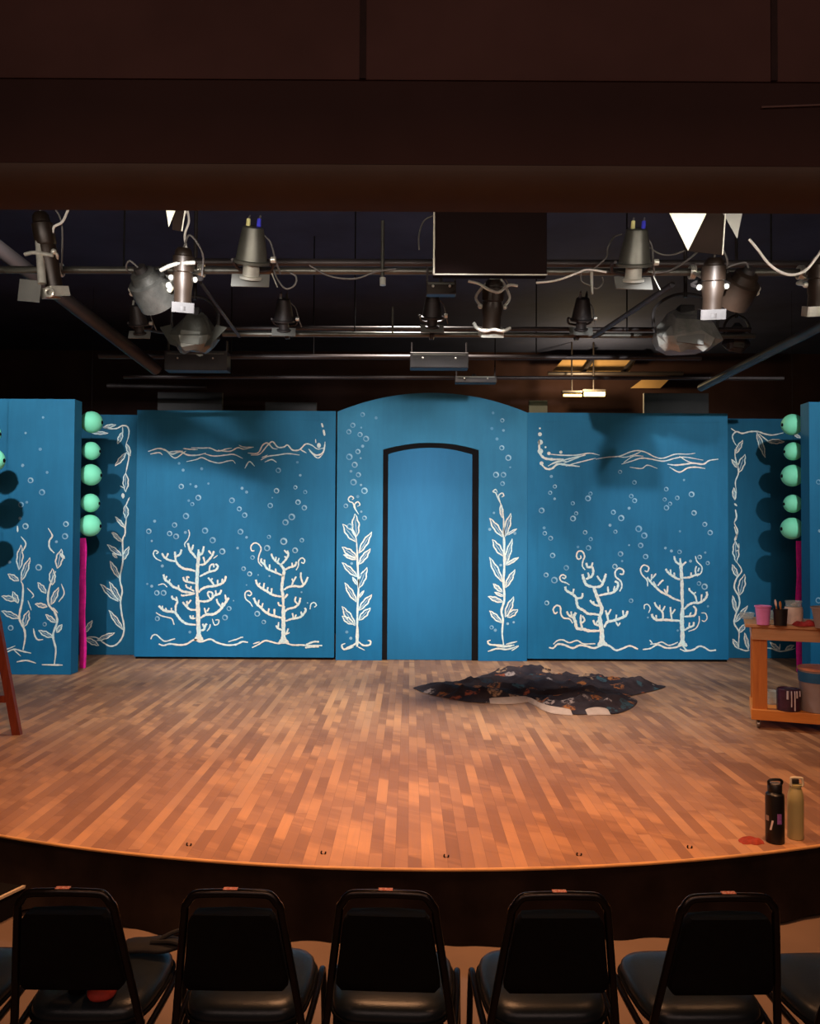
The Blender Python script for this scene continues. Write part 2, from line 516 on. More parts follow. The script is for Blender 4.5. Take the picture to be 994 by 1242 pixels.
CORAL_A = '''34:515,1070 508,900 505,760 498,650;28:498,660 495,520 500,400 508,300 515,225;30:475,1062 505,1020 512,950;30:548,1060 520,1020 512,950;
20:480,410 430,395 370,385 320,350 295,310;18:300,318 235,305 190,280 165,240;18:295,310 290,260 288,225;18:298,272 335,250 350,205;15:205,285 225,240;
20:490,290 460,250 430,215 410,145;16:445,215 462,160;18:515,260 545,240 560,175;16:510,240 510,205;
18:515,350 560,345 600,310 640,260 655,220;15:570,330 555,275;15:630,250 605,215;18:520,460 570,435 615,415 670,400 692,365 670,340;15:610,410 620,360 650,345 655,375;
20:510,610 545,575 600,555 660,550 720,530 755,500 768,455;16:660,545 630,505 600,470;14:625,510 640,475;14:690,540 690,490;14:730,520 735,480;
19:515,690 570,695 620,680 660,640 710,620 725,585;15:620,670 598,630 605,605 640,615 640,650;14:675,625 670,590;
22:530,850 580,820 650,815 700,785 740,740 775,690 795,660;16:720,745 690,705 680,670;13:725,735 740,705;15:772,690 760,630;15:580,810 565,755;14:590,790 610,755;
19:525,968 560,960 575,920 590,905;15:560,940 550,905;17:480,525 430,515 380,500 365,465;15:405,505 400,465 425,470;
20:475,620 420,610 360,600 320,575 270,555 230,515 195,490 180,440;14:325,575 320,540;13:235,510 240,485;14:200,485 212,455;
15:470,625 400,635 360,640 345,630;15:470,600 430,575 400,560 390,535;13:435,580 440,550;18:490,775 430,770 390,735 360,700;15:405,740 400,690;15:410,720 440,680;
21:485,915 400,905 345,870 310,825 280,795 200,785 160,760 135,735;18:295,795 295,740 310,690 265,665 260,640;14:310,690 300,650;13:210,785 200,755;13:170,765 170,735;13:255,785 255,755;
17:480,855 440,850 430,825;13:455,850 460,825;
11:160,315 110,290 85,250 100,215 130,230 112,247;9:385,185 380,150 410,110 425,60 415,20;11:110,800 160,830 220,845 260,860 280,915;9:130,540 180,530 215,560;
11:590,975 615,940 620,910;10:640,860 660,915 695,905 700,870 670,870;8:650,290 690,260;
12:60,1050 80,1015 115,1010 160,1050 200,1070 290,1045;15:135,1095 180,1110 240,1095 330,1105 400,1095 470,1055 530,1075 620,1050 680,1080 770,1105 860,1100 932,1070;10:790,1075 870,1050 930,1030'''
CORAL_B = '''32:455,1085 455,950 455,850 455,740;24:455,750 450,640 440,570 450,480 460,400 430,350;26:415,1085 445,1045 453,980;26:500,1085 465,1045 456,980;
17:430,350 400,330 360,290 340,245;13:400,325 415,285;13:382,308 385,275;17:430,350 470,310 500,260 492,215;13:490,290 465,270;13:495,250 462,210;
17:465,400 510,375 560,360 580,320;13:540,365 535,330;11:575,400 595,360 600,310 630,285 655,305 645,335 622,325;
18:455,455 400,430 340,405 300,385 275,345 245,320 250,290;14:280,345 275,300;14:325,395 325,345;14:385,425 380,385;
11:255,365 220,320 225,260 245,200 220,155 180,145 150,175 155,215 182,218;
18:460,585 500,560 560,550 620,555 660,520 685,465;14:530,550 545,510 535,480;14:545,515 575,460;15:640,535 620,470 620,420;
19:440,650 380,640 340,625 300,600 250,570 210,535 195,490;14:220,545 235,520;14:265,575 275,520;14:300,600 310,560;15:340,625 345,570;17:465,665 495,625;14:450,735 415,730 405,700;
18:470,790 500,765 560,750 600,715 615,660;15:590,720 565,690 572,650;18:475,880 530,860 590,850 630,830 665,780 655,755;14:550,855 540,805;12:562,850 575,818;14:630,830 620,790;
20:440,850 380,835 330,820 280,790 240,750 200,715 175,660;14:215,725 225,680;14:250,755 262,710;15:310,805 320,760;16:370,830 370,765;
11:165,745 140,705 100,670 95,615 130,595 155,620 140,640 115,632;16:440,965 400,945 385,920;13:405,945 410,890;14:480,1010 500,950;11:490,1000 512,988;
10:705,770 715,720 745,705 765,730 745,750;
14:160,1130 220,1100 280,1065 340,1075 400,1090 470,1085 540,1105 620,1105 700,1110 820,1110;10:170,1095 230,1075;12:0,1110 60,1075 120,1080;10:0,1060 60,1030;18:660,1130 720,1120 790,1120;15:670,1100 740,1075 790,1075'''
CORAL_C = '''38:572,1015 570,900 558,820 548,750;30:548,760 570,680 548,620 525,560 495,480;30:535,1020 560,980 566,930;30:620,1018 582,980 574,930;
22:555,735 500,725 440,720 400,690 350,660 335,600 330,570 290,535 240,505 230,470;18:340,580 385,570 392,530;16:300,540 310,490;
12:270,455 240,435 195,420 180,385 205,360 235,375 225,395 203,386;24:495,475 430,455 405,410 390,355;20:420,400 470,380 490,340 480,290 440,290 425,250;15:475,285 485,245;16:430,405 450,375 440,340;
22:495,475 560,465 590,410 608,350;16:570,430 545,400 525,370;13:415,315 390,280 395,230 410,190 390,145 350,145 335,185 350,215 376,205 372,180;
20:535,555 600,540 670,525 710,490 720,440 690,420;15:630,530 625,470;15:680,510 690,465;14:735,515 755,470 745,420 700,380 695,330 730,300 770,320 765,355 735,352;
18:550,650 510,640 480,620 460,595;14:500,635 490,605;26:545,880 450,880 400,865 340,855 325,800 310,750 330,710;18:390,860 375,800 375,730;15:385,810 410,780 390,740;18:320,770 265,735 245,700;14:290,745 285,700;
14:300,810 270,770 215,760 190,720 185,660 150,645 120,680 135,720 160,705;18:560,830 510,820 490,780;13:520,815 530,785;
22:590,850 620,800 680,785 740,765 790,740 810,695;18:630,790 620,740 605,690;15:625,735 655,680;14:700,780 705,730;14:770,745 765,690;14:700,795 720,830 740,805;
17:80,1035 120,1040 160,1005 220,1010 300,1040 360,1015 420,1020 500,1040 580,1010 640,1020 700,1060 760,1045 830,1020 905,1050;12:120,1005 160,970 210,965 270,990 340,970 400,1000 510,1000'''
CORAL_D = '''36:485,1040 483,900 478,800 485,680;28:485,690 480,560 478,430 470,300 465,250;28:445,1040 475,1000 482,950;28:525,1040 492,1000 484,950;
18:465,275 420,240 405,190;16:465,265 462,210;16:475,290 500,260 520,245;20:475,415 430,400 380,370 345,340 325,310;14:375,360 370,315;14:410,385 405,345;
18:485,395 550,390 600,370 640,360;14:565,380 565,345;14:610,365 605,320 615,285;13:630,335 640,300;11:620,380 660,345 665,290 620,240 605,190;
19:470,615 400,590 350,560 280,525 230,480 190,440 150,390;14:335,545 310,500;15:340,540 345,470;14:235,475 210,430;15:250,470 285,430 305,415;14:190,420 195,360;14:200,400 235,355;
12:155,475 150,420 100,360 90,310 120,275 165,295 155,335 127,328;20:500,690 540,650 590,630 640,630 690,600 715,560 710,525;16:620,625 600,560 550,510 550,490;12:590,545 610,530;14:660,610 665,550;
22:470,800 390,795 310,790 240,790 205,765 195,735;17:300,790 295,720 240,665 220,625;14:295,710 320,660;13:270,685 270,650;16:385,790 375,730 370,670;14:385,735 415,690;14:240,785 235,745;
18:500,760 560,755 600,745 610,690 585,660;13:550,750 565,720;17:500,890 540,865 585,845 590,810;13:545,855 550,815;10:540,900 610,870 640,810 640,755;10:125,690 125,655 155,645 180,680 165,725;
9:660,725 700,730 715,775 690,805 665,795;15:110,1070 180,1060 250,1025 330,1055 420,1050 480,1030 520,1075 580,1075 640,1040 690,1050 740,1080 800,1075;11:175,980 200,1012;11:180,1020 240,1015 290,1000 350,1030 400,1020 440,1000;11:460,1065 520,1087 600,1062'''
motif('painted_coral', fl, 'bushier cream coral tree painted at left', lambda a: a.lines(CORAL_A, 1, 1.12, (.7, .85)), zoom(175, 640, 7.767), 7.767)
motif('painted_coral', fl, 'slimmer cream coral tree painted at right', lambda a: a.lines(CORAL_B, 1, 1.12, (.7, .85)), zoom(285, 640, 7.767), 7.767)
motif('painted_coral', fr, 'cream coral tree with curling tendrils and crooked trunk', lambda a: a.lines(CORAL_C, 1, 1.08, (.7, .85)), zoom(655, 650, 7.646), 7.646)
motif('painted_coral', fr, 'cream coral tree with straight trunk', lambda a: a.lines(CORAL_D, 1, 1.08, (.7, .85)), zoom(765, 650, 7.767), 7.767)
def waves_l(a):
    a.lines('''8:40,197 90,182 125,190 160,210 200,198 240,215 290,215 330,205;6:50,210 95,203 112,215;6:140,205 175,230 215,205 230,195;6:140,200 180,196 215,195;6:215,182 250,186 290,188;
    6:255,178 310,180 350,180 390,195 430,185 460,180;6:390,190 420,195 455,195 490,178 520,185 570,175;6:320,208 370,220 430,215 470,212 515,232;6:232,248 280,238 310,228 350,245 395,255 440,245 465,243 478,258;
    5:495,165 520,175 570,175;7:540,205 590,205 615,165 640,155 665,180 690,185;7:555,215 600,210 640,165 665,148 690,175 720,175 740,165 765,190 800,188 830,160 860,165 890,185 920,180;
    6:605,240 640,222 690,215 740,208 800,215;5:610,228 640,215;6:625,250 660,238 685,252;6:525,282 548,248 575,272;6:800,185 835,205;8:845,185 880,215 915,205 925,175 928,148;5:850,195 890,230 918,210;11:920,88 926,118;9:911,55 917,76;5:880,135 882,155''')
    a.blob(897, 167, 10, 1.0, 13)
def waves_r(a):
    for x, y, r in ((60, 60, 5), (60, 90, 10), (62, 130, 13), (62, 175, 14), (68, 236, 10), (88, 155, 5), (105, 186, 9), (165, 180, 8)): a.blob(x, y, r)
    a.lines('''12:55,120 60,180 80,208 120,216 180,215;10:60,232 90,262 120,262 150,240 200,245 260,252;6:110,190 170,195 240,195 310,185 360,195;7:120,240 180,220 240,205 290,195;6:180,235 230,215 290,190;6:190,250 240,235 300,220 340,210;
    6:100,250 150,225 200,228;6:340,215 400,205 460,200 510,180 550,172 590,180 640,205 680,210 740,190 800,190 840,185;5:440,200 490,205 540,190 570,175;6:470,240 520,225 570,210 620,215 680,225 740,210 790,205 880,220;5:480,232 530,200 580,200;
    5:510,255 570,262 600,245 650,262;8:700,240 740,245 790,240 830,235 880,240 910,222 955,215;7:710,255 760,280 800,260 840,255 890,262;5:760,200 800,225 850,240''')
motif('painted_waves', fl, 'cream wave lines ending in spray at right', waves_l, zoom(170, 500, 4.142), 4.142)
motif('painted_waves', fr, 'cream wave lines beginning in spray at left', waves_r, zoom(640, 505, 4.142), 4.142)
def add_bubbles(panel, y, z, k, text):
    a = Art(y, z, k); a.bubbles(text); merge_art(panel, a)
add_bubbles(fl, YA, zoom(150, 480, 3.681), 3.681, '''(112,605,12)(227,577,12)(205,615,12)(234,628,13)(275,610,8)(278,537,14)(306,484,9)(333,455,13)(290,468,7)(363,602,14)(397,645,14)(521,607,13)(540,533,12)(516,505,11)(483,467,13)(548,430,8)(528,413,8)(682,424,12)(654,490,12)(663,455,4)(766,409,9)(810,430,9)(778,475,12)(806,500,12)(750,541,15)(722,565,14)(690,333,12)(788,355,7)(348,326,8)(265,332,8)(247,302,7)(257,405,12)(322,405,8)(378,392,6)(298,395,6)(648,630,9)(714,650,16)(640,680,14)(795,645,10)(765,690,13)(575,722,10)(535,772,10)(562,795,11)(596,973,13)(625,1010,10)(440,695,14)(172,760,8)(148,880,12)(178,880,13)(105,840,6)(125,850,8)(452,990,13)(470,950,11)(490,915,4)(295,1055,8)(150,995,11)(775,297,7)(793,877,5)(820,925,4)(600,800,4)(650,805,5)(548,845,4)(138,560,8)(125,648,6)(548,632,7)(508,680,7)''')
add_bubbles(fr, YA, zoom(630, 480, 3.681), 3.681, '''(141,360,8)(157,405,9)(136,433,9)(156,460,7)(98,512,13)(237,480,9)(252,525,9)(238,548,13)(305,458,13)(316,437,9)(109,590,8)(112,614,10)(138,636,11)(292,610,10)(317,640,9)(307,679,12)(260,675,7)(147,713,12)(208,768,12)(155,823,15)(118,800,11)(121,925,11)(450,706,12)(457,738,6)(425,762,12)(418,520,11)(453,546,14)(403,578,8)(427,607,9)(512,387,10)(498,448,10)(513,468,11)(488,502,8)(448,340,9)(531,594,15)(556,624,14)(540,668,12)(562,718,12)(488,667,5)(654,417,10)(647,463,9)(671,482,9)(655,500,12)(703,456,10)(767,440,13)(778,523,12)(826,574,11)(850,611,12)(733,376,6)(713,697,10)(677,693,8)(650,680,7)(762,738,8)(803,720,10)(839,747,9)(828,700,6)(800,838,10)(825,852,14)(497,915,10)(715,605,6)(840,940,6)(705,1048,6)(572,990,5)''')

# ---- arch unit with the doorway
YD = 10.28
ax0, ax1 = at(407.6, 700, YD).x, at(639, 700, YD).x
a_sh = at(523, 500, YD).z; a_cr = at(522, 476.5, YD).z
dx0, dx1 = at(463.5, 700, YD).x, at(580, 700, YD).x
d_sh = at(521, 545.5, YD).z; d_cr = at(521, 537, YD).z
def arc(x0, x1, zsh, zcr, n=28):
    c = (x1 - x0) / 2; h = zcr - zsh; r = (c * c + h * h) / (2 * h); zc = zcr - r; xm = (x0 + x1) / 2
    return [(x, zc + math.sqrt(r * r - (x - xm) ** 2)) for x in [x0 + (x1 - x0) * k / n for k in range(n + 1)]]
def arch_shell(outer, inner, y, t):
    # outer/inner: lists of (x,z) from left foot over the top to the right foot, same count
    m = MB(); n = len(outer)
    A = [V((x, y, z)) for x, z in outer]; B = [V((x, y, z)) for x, z in inner]
    b = len(m.v)
    for q in (A, B, [p + V((0, t, 0)) for p in A], [p + V((0, t, 0)) for p in B]): m.v.extend(q)
    for i in range(n - 1):
        m.face([b + i, b + i + 1, b + n + i + 1, b + n + i])
        m.face([b + 2 * n + i, b + 3 * n + i, b + 3 * n + i + 1, b + 2 * n + i + 1])
        m.face([b + i, b + 2 * n + i, b + 2 * n + i + 1, b + i + 1])
        m.face([b + n + i, b + n + i + 1, b + 3 * n + i + 1, b + 3 * n + i])
    for i in (0, n - 1): m.face([b + i, b + n + i, b + 3 * n + i, b + 2 * n + i])
    return m
def legs(x0, x1, ar, ns=8):
    zl, zr = ar[0][1], ar[-1][1]
    return [(x0, 0.002 + (zl - 0.002) * k / ns) for k in range(ns)] + ar + [(x1, zr - (zr - 0.002) * (k + 1) / ns) for k in range(ns)]
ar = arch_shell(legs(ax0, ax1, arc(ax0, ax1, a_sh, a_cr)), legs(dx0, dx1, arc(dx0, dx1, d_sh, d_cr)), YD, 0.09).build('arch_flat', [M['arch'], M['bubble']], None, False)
tag(ar, 'tall blue arch-topped flat around the central doorway with painted seaweed', 'stage flat', 'painted blue stage flats')
ix0, ix1 = at(469.5, 700, YD).x, at(572.5, 700, YD).x
i_sh = at(521, 550.5, YD).z; i_cr = at(521, 542.5, YD).z
fo = arch_shell(legs(dx0 + .0015, dx1 - .0015, arc(dx0 + .0015, dx1 - .0015, d_sh - .0015, d_cr - .0015)), legs(ix0, ix1, arc(ix0, ix1, i_sh, i_cr)), YD + 0.03, 0.05).build('door_casing', M['black'], ar, False)
fo['label'] = 'black lining of the arched doorway'
top = arc(ix0 + .002, ix1 - .002, i_sh - .002, i_cr - .002)
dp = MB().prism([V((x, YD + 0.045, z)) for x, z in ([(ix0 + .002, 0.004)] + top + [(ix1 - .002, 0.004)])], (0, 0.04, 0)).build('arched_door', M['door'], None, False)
tag(dp, 'plain blue arch-topped door panel closing the central doorway', 'door')
ar['_y'] = YD - EPS
def weed_l(a):
    a.lines('14:195,1140 195,1010 198,870 205,720 200,600 195,480 190,380;22:195,1150 195,1090 197,1000;13:195,1100 180,1130 140,1150 100,1168 85,1140 110,1125;9:110,1172 170,1150;13:200,1110 240,1140 285,1135 290,1110 270,1105;8:200,1150 250,1175;9:200,190 178,160 165,120 140,108 132,88 150,70 170,84 158,95;9:205,200 182,160 178,128 200,110 215,132 196,143')
    a.leaves('190,400>90,270,50;190,360>178,195,50;205,480>300,325,38;190,510>85,435,42;205,560>290,445,34;190,525>95,490,20;195,650>85,545,34;205,730>265,580,44;200,710>160,650,14;190,830>105,690,36;205,800>245,745,10;205,890>300,775,36;205,960>290,870,38;180,1000>85,860,42;170,990>85,930,36', 10)
def weed_r(a):
    a.lines('15:205,1140 195,1060 200,960 190,900 210,820 205,700 210,580 208,400 205,350 205,260 190,180;12:205,1140 150,1140 105,1135 95,1115 115,1105;12:95,1185 160,1165 230,1170 310,1145;10:220,1135 300,1115;16:140,1140 210,1150 280,1140;8:260,1180 310,1150;9:190,160 165,110 150,75 130,65 150,50 162,72;9:182,140 170,95 195,75 206,93 190,104')
    a.leaves('200,385>105,250,38;210,385>255,215,36;225,370>298,325,10;205,520>125,400,42;215,580>265,395,32;220,580>312,525,18;195,700>105,525,38;215,740>285,610,32;195,770>130,710,24;200,840>95,800,28;205,800>140,770,14;215,945>275,800,38;230,945>305,890,38;190,985>105,900,32;195,250>185,150,20', 10)
motif('painted_seaweed', ar, 'cream seaweed stalk left of the doorway', weed_l, zoom(400, 590, 5.914), 5.914)
motif('painted_seaweed', ar, 'cream seaweed stalk right of the doorway', weed_r, zoom(575, 585, 5.777), 5.777)
add_bubbles(ar, YD - EPS, zoom(390, 460, 3.549), 3.549, '''(176,152,10)(234,166,8)(134,198,11)(117,226,11)(165,238,11)(191,256,13)(176,288,8)(156,311,11)(119,334,14)(142,368,13)(126,396,7)(158,411,11)(137,443,14)(169,455,6)(184,480,14)(170,208,5)(168,340,5)(104,545,10)(155,505,8)(184,597,10)(121,632,12)(129,793,7)(169,843,7)(108,1088,8)(125,1115,8)(170,570,6)(737,145,7)(777,177,9)(732,212,8)(754,257,8)(775,295,11)(803,338,13)(750,411,13)(782,411,12)(778,449,10)(811,379,5)(782,220,7)(831,663,8)(723,646,8)(731,1068,9)(747,1080,8)(800,1052,7)(826,1046,6)(741,575,6)(770,800,7)''')

# ---- narrow wing panels set back
Y2 = 10.62
def wing(px0, px1, ytop, label):
    x0, x1 = at(px0, 650, Y2).x, at(px1, 650, Y2).x
    z1 = at((px0 + px1) / 2, ytop, Y2).z
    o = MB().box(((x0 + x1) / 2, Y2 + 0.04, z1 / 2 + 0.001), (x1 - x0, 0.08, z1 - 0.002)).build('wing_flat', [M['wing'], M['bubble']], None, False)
    tag(o, label, 'stage flat', 'painted blue stage flats'); o['_y'] = Y2 - EPS
    return o
wl = wing(60, 185, 503, 'narrow dark blue flat with painted vine behind the left ball column')
wr = wing(866, 1030, 508, 'narrow dark blue flat with painted vine behind the right ball column')
def vine_l1(a):
    a.lines('13:270,218 330,232 400,230 450,205 495,210 515,250 510,310 490,370;12:490,455 515,490 500,580 485,650;12:520,880 500,925 485,960;12:490,1080 480,1180 478,1250;10:455,215 458,280;9:430,770 465,790')
    a.leaves('270,222>395,195,28;160,270>320,275,24;455,265>408,378,36;490,370>530,490,30;490,460>385,585,36;485,650>485,830,50;485,950>490,1085,44;480,1170>385,1060,26;415,1250>355,1208,20;458,840>460,890,18', 11)
def vine_l2(a):
    a.lines('14:440,-10 455,40 430,100 430,200 430,300 405,450 425,560 410,650 420,760 440,870 430,960 380,1030 320,1050 260,1020 200,975 130,970 85,990')
    a.leaves('430,130>330,45,26;420,250>290,150,38;380,270>335,225,16;430,290>485,165,36;400,450>315,295,38;410,655>310,480,42;390,655>230,500,44;430,905>305,730,38;200,1000>360,930,34;100,980>220,1045,40;95,930>160,820,34', 11)
def vine_r1(a):
    a.lines('13:545,255 450,275 380,265 320,245 250,245 180,260 130,245 95,280 105,330 130,370;9:130,250 80,215;11:115,400 120,480 145,560 145,620 120,690 130,780;10:130,780 115,850;15:110,880 135,905;14:120,935 130,1000 110,1050;12:110,1055 140,1130 115,1200 140,1250;10:330,265 420,335 480,350')
    a.leaves('310,250>385,475,40;400,330>555,335,36;120,440>185,320,34;145,610>205,445,54;145,570>85,490,24;115,850>105,740,28;640,270>700,300,20', 11)
def vine_r2(a):
    a.lines('12:110,-10 130,60 125,110;9:150,140 150,190 125,210;14:130,300 175,380 130,450 110,530 150,610 155,680 120,780 110,850 150,920 150,1000 150,1070;12:150,1070 210,1090 245,1085;12:385,1065 440,1070 510,1095 590,1085 650,1070;10:510,1090 515,1030')
    a.leaves('120,120>130,310,54;140,440>90,325,34;155,600>200,410,56;125,750>95,600,28;115,840>230,690,34;150,930>215,850,34;150,1075>95,985,30;235,1080>200,930,28;510,1085>425,1015,28;560,1080>640,1040,28', 11)
motif('painted_vine', wl, 'upper half of cream vine', vine_l1, zoom(90, 490, 7.767), 7.767)
motif('painted_vine', wl, 'lower half of cream vine', vine_l2, zoom(90, 640, 7.306), 7.306)
motif('painted_vine', wr, 'upper half of cream vine', vine_r1, zoom(875, 490, 7.303), 7.303)
motif('painted_vine', wr, 'lower half of cream vine', vine_r2, zoom(875, 640, 7.303), 7.303)

# ---- front side flats, partly out of the frame
Y3 = 9.15
def side_flat(xa, xb, ytop, pxt, label):
    z1 = at(pxt, ytop, Y3).z
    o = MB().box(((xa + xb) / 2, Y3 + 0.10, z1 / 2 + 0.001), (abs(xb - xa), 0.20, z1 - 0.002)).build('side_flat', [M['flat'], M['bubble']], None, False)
    tag(o, label, 'stage flat', 'painted blue stage flats'); o['_y'] = Y3 - EPS
    return o
sx = at(87.5, 700, Y3).x
sl = side_flat(sx - 1.9, sx, 484, 60, 'blue flat with two seaweed stalks, foremost beside the wooden ladder leg')
sx2 = at(982, 700, Y3).x
sr = side_flat(sx2, sx2 + 1.9, 487.5, 985, 'blue flat cut by the frame behind the paint workbench')
def weeds_s(a):
    a.lines('15:165,1055 180,970 175,910 145,850 140,800 160,700 165,600 150,560;10:165,345 185,290 150,240;11:125,165 127,210;11:40,1075 100,1050 165,1065 225,1078;8:0,1060 60,1045 110,1025;8:100,1055 150,1100')
    a.leaves('150,560>215,390,38;135,560>55,510,34;135,480>150,300,44;130,720>90,635,34;120,700>10,670,34;140,830>10,775,38;170,890>205,770,42', 10)
def weeds_t(a):
    a.lines('15:390,1155 400,1050 380,950 410,850 390,780 350,730 345,660 365,570 400,490;12:390,360 355,320 355,270 375,235 345,180;12:240,900 250,950 270,980 310,980;9:420,710 460,650 440,580;9:380,750 415,790;8:195,610 240,660 225,685;8:200,700 225,770;11:120,1140 190,1130 260,1150;12:300,1160 450,1163')
    a.leaves('375,590>375,470,42;410,470>440,330,48;330,650>270,570,34;365,730>420,605,34;340,745>250,725,28;400,860>325,800,28;380,965>275,915,34;405,930>445,870,26;430,360>465,400,14', 10)
motif('painted_seaweed', sl, 'cream seaweed stalk nearer the ladder', weeds_s, zoom(0, 610, 5.914), 5.914)
motif('painted_seaweed', sl, 'cream seaweed stalk nearer the balls', weeds_t, zoom(0, 610, 5.914), 5.914)
add_bubbles(sl, Y3 - EPS, zoom(0, 470, 3.448), 3.448, '(180,125,6)(107,190,6)(168,258,8)(95,326,8)(128,388,12)(176,438,13)(88,490,12)(112,480,7)(84,547,8)(107,580,13)(276,571,12)(272,622,13)(236,645,7)(162,752,14)(45,1005,12)(187,990,9)(197,355,7)(40,730,8)')
add_bubbles(sr, Y3 - EPS, zoom(874, 470, 3.448), 3.448, '(408,395,11)(408,890,13)(412,600,8)')

# ---- hanging ball strings and pink strips
M['ball'] = plain('seafoam_ball', srgb(140, 248, 200), 0.65, 0, 2, 0.05)
M['pink'] = plain('magenta_cloth', srgb(236, 24, 150), 0.85, 0, 12, 0.22, 0.3)
YB = 9.6
ordn = ['topmost', 'second from top', 'middle', 'fourth from top', 'lowest']
CORD = {}
def ball(px, py, r, Y, label, group, side):
    p = at(px, py, Y); rr = r * Y / F
    o = MB().sphere((0, 0, 0), rr, 32, 20).build('hanging_ball', M['ball'], None, angle=180)
    o.location = p
    tag(o, label, 'ball', group)
    k = MB().lathe((side * rr * 0.96, -rr * 0.06, -rr * .04), (side, -0.1, 0), [(-.01, rr * .17), (0.008, rr * .17), (0.011, rr * .1)], 14).build('hook_plug', M['black'], o)
    k['label'] = 'small black plug on the ball'
    up = CORD.get(group, 4.449)
    MB().cyl((0, 0, rr * .99), (0, 0, max(up - p.z, rr * 1.02)), .0015, None, 6).build('hanging_cord', M['black'], o)
    CORD[group] = p.z - rr
for i, (x, y, r) in enumerate(((111, 512, 13.2), (110.5, 547, 11), (110, 576, 13), (109.5, 610, 11.2), (109, 637.5, 13.2))):
    ball(x, y, r, YB, ordn[i] + ' seafoam green ball of the left string, above the left magenta strip', 'balls of the left string', 1)
for i, (x, y, r) in enumerate(((960.5, 515, 12.8), (961.5, 547.5, 11), (960.5, 577, 13.2), (961, 611, 11), (960, 641, 13.2))):
    ball(x, y, r, YB, ordn[i] + ' seafoam green ball of the right string, above the right magenta strip', 'balls of the right string', -1)
for i, (x, y, r) in enumerate(((-11, 526, 11.5), (-8.5, 558, 14), (-16, 600, 11.5))):
    ball(x, y, r, 8.2, ['upper', 'middle', 'lower'][i] + ' seafoam green ball at the frame edge before the seaweed flat', 'balls before the seaweed flat', 1)
def strip(px, y0, y1, label, Y):
    a, b = at(px, y0, Y), at(px, y1, Y); b.z = 0.003
    m = MB(); rows = []
    n = 40
    for k in range(n + 1):
        t = k / n; z = a.z + (b.z - a.z) * t; x = a.x + (b.x - a.x) * t
        w = 0.040 + 0.004 * math.sin(t * 17); s = 0.006 * math.sin(t * 9)
        rows.append([V((x + s + w * math.cos(q) , Y + 0.02 * math.sin(q) + 0.003 * math.sin(3 * q + t * 20), z)) for q in [2 * math.pi * j / 12 for j in range(12)]])
    m.rings(rows)
    o = m.build('cloth_strip', M['pink'], None)
    tag(o, label, 'cloth strip', 'magenta hanging strips')
strip(100, 652.5, 803, 'long magenta cloth strip hanging under the left string of balls', 9.6)
strip(969, 656, 800, 'long magenta cloth strip hanging under the right balls behind the workbench', 9.6)

# ---- grey masking panels behind the flats
M['mask'] = plain('grey_masking', srgb(84, 80, 78), 0.9, 0, 2, 0.2)
M['mask2'] = plain('beige_masking', srgb(150, 134, 100), 0.9, 0, 2, 0.2)
for (x0, x1, yt, mt, lb) in ((192, 270, 476, 'mask', 'grey masking panel standing tall behind the left coral flat'),
                             (322, 384, 488, 'mask', 'lower grey masking panel behind the left coral flat near the arch'),
                             (780, 858, 477, 'mask', 'grey masking panel standing behind the right coral flat'),
                             (641, 663, 486, 'mask2', 'beige masking panel peeking between arch and right coral flat')):
    a, b = at(x0, yt, 11.6), at(x1, yt, 11.6)
    o = MB().box(((a.x + b.x) / 2, 11.6, a.z / 2), (b.x - a.x, 0.06, a.z - 0.002)).build('masking_panel', M[mt], None, False)
    tag(o, lb, 'masking panel', 'masking panels behind the flats')
# ================================================================== chairs in the front row
M['frame'] = plain('black_chair_steel', srgb(26, 20, 18), 0.28, 0.6, 20, 0.2)
M['vinyl'] = plain('black_vinyl', srgb(9, 8, 8), 0.75, 0, 30, 0.2, 0.1, 0.1)
M['seatv'] = plain('dark_slate_vinyl', srgb(30, 36, 40), 0.33, 0, 25, 0.2, 0.15)
M['glide'] = plain('grey_chair_glide', srgb(150, 140, 130), 0.35, 0.5)
def sticker_mat():
    t = NT('orange_sticker_print'); v = t.coord()
    f = t.noise(v, 160, 2)
    t.set(t.ramp(f, [(0.42, srgb(255, 200, 170)), (0.55, srgb(236, 120, 84))]), 0.5)
    return t.m
M['sticker'] = sticker_mat()
def supere(hx, hy, n, k=40):
    out = []
    for i in range(k):
        a = 2 * math.pi * i / k; c, s_ = math.cos(a), math.sin(a)
        out.append((hx * math.copysign(abs(c) ** (2 / n), c), hy * math.copysign(abs(s_) ** (2 / n), s_)))
    return out
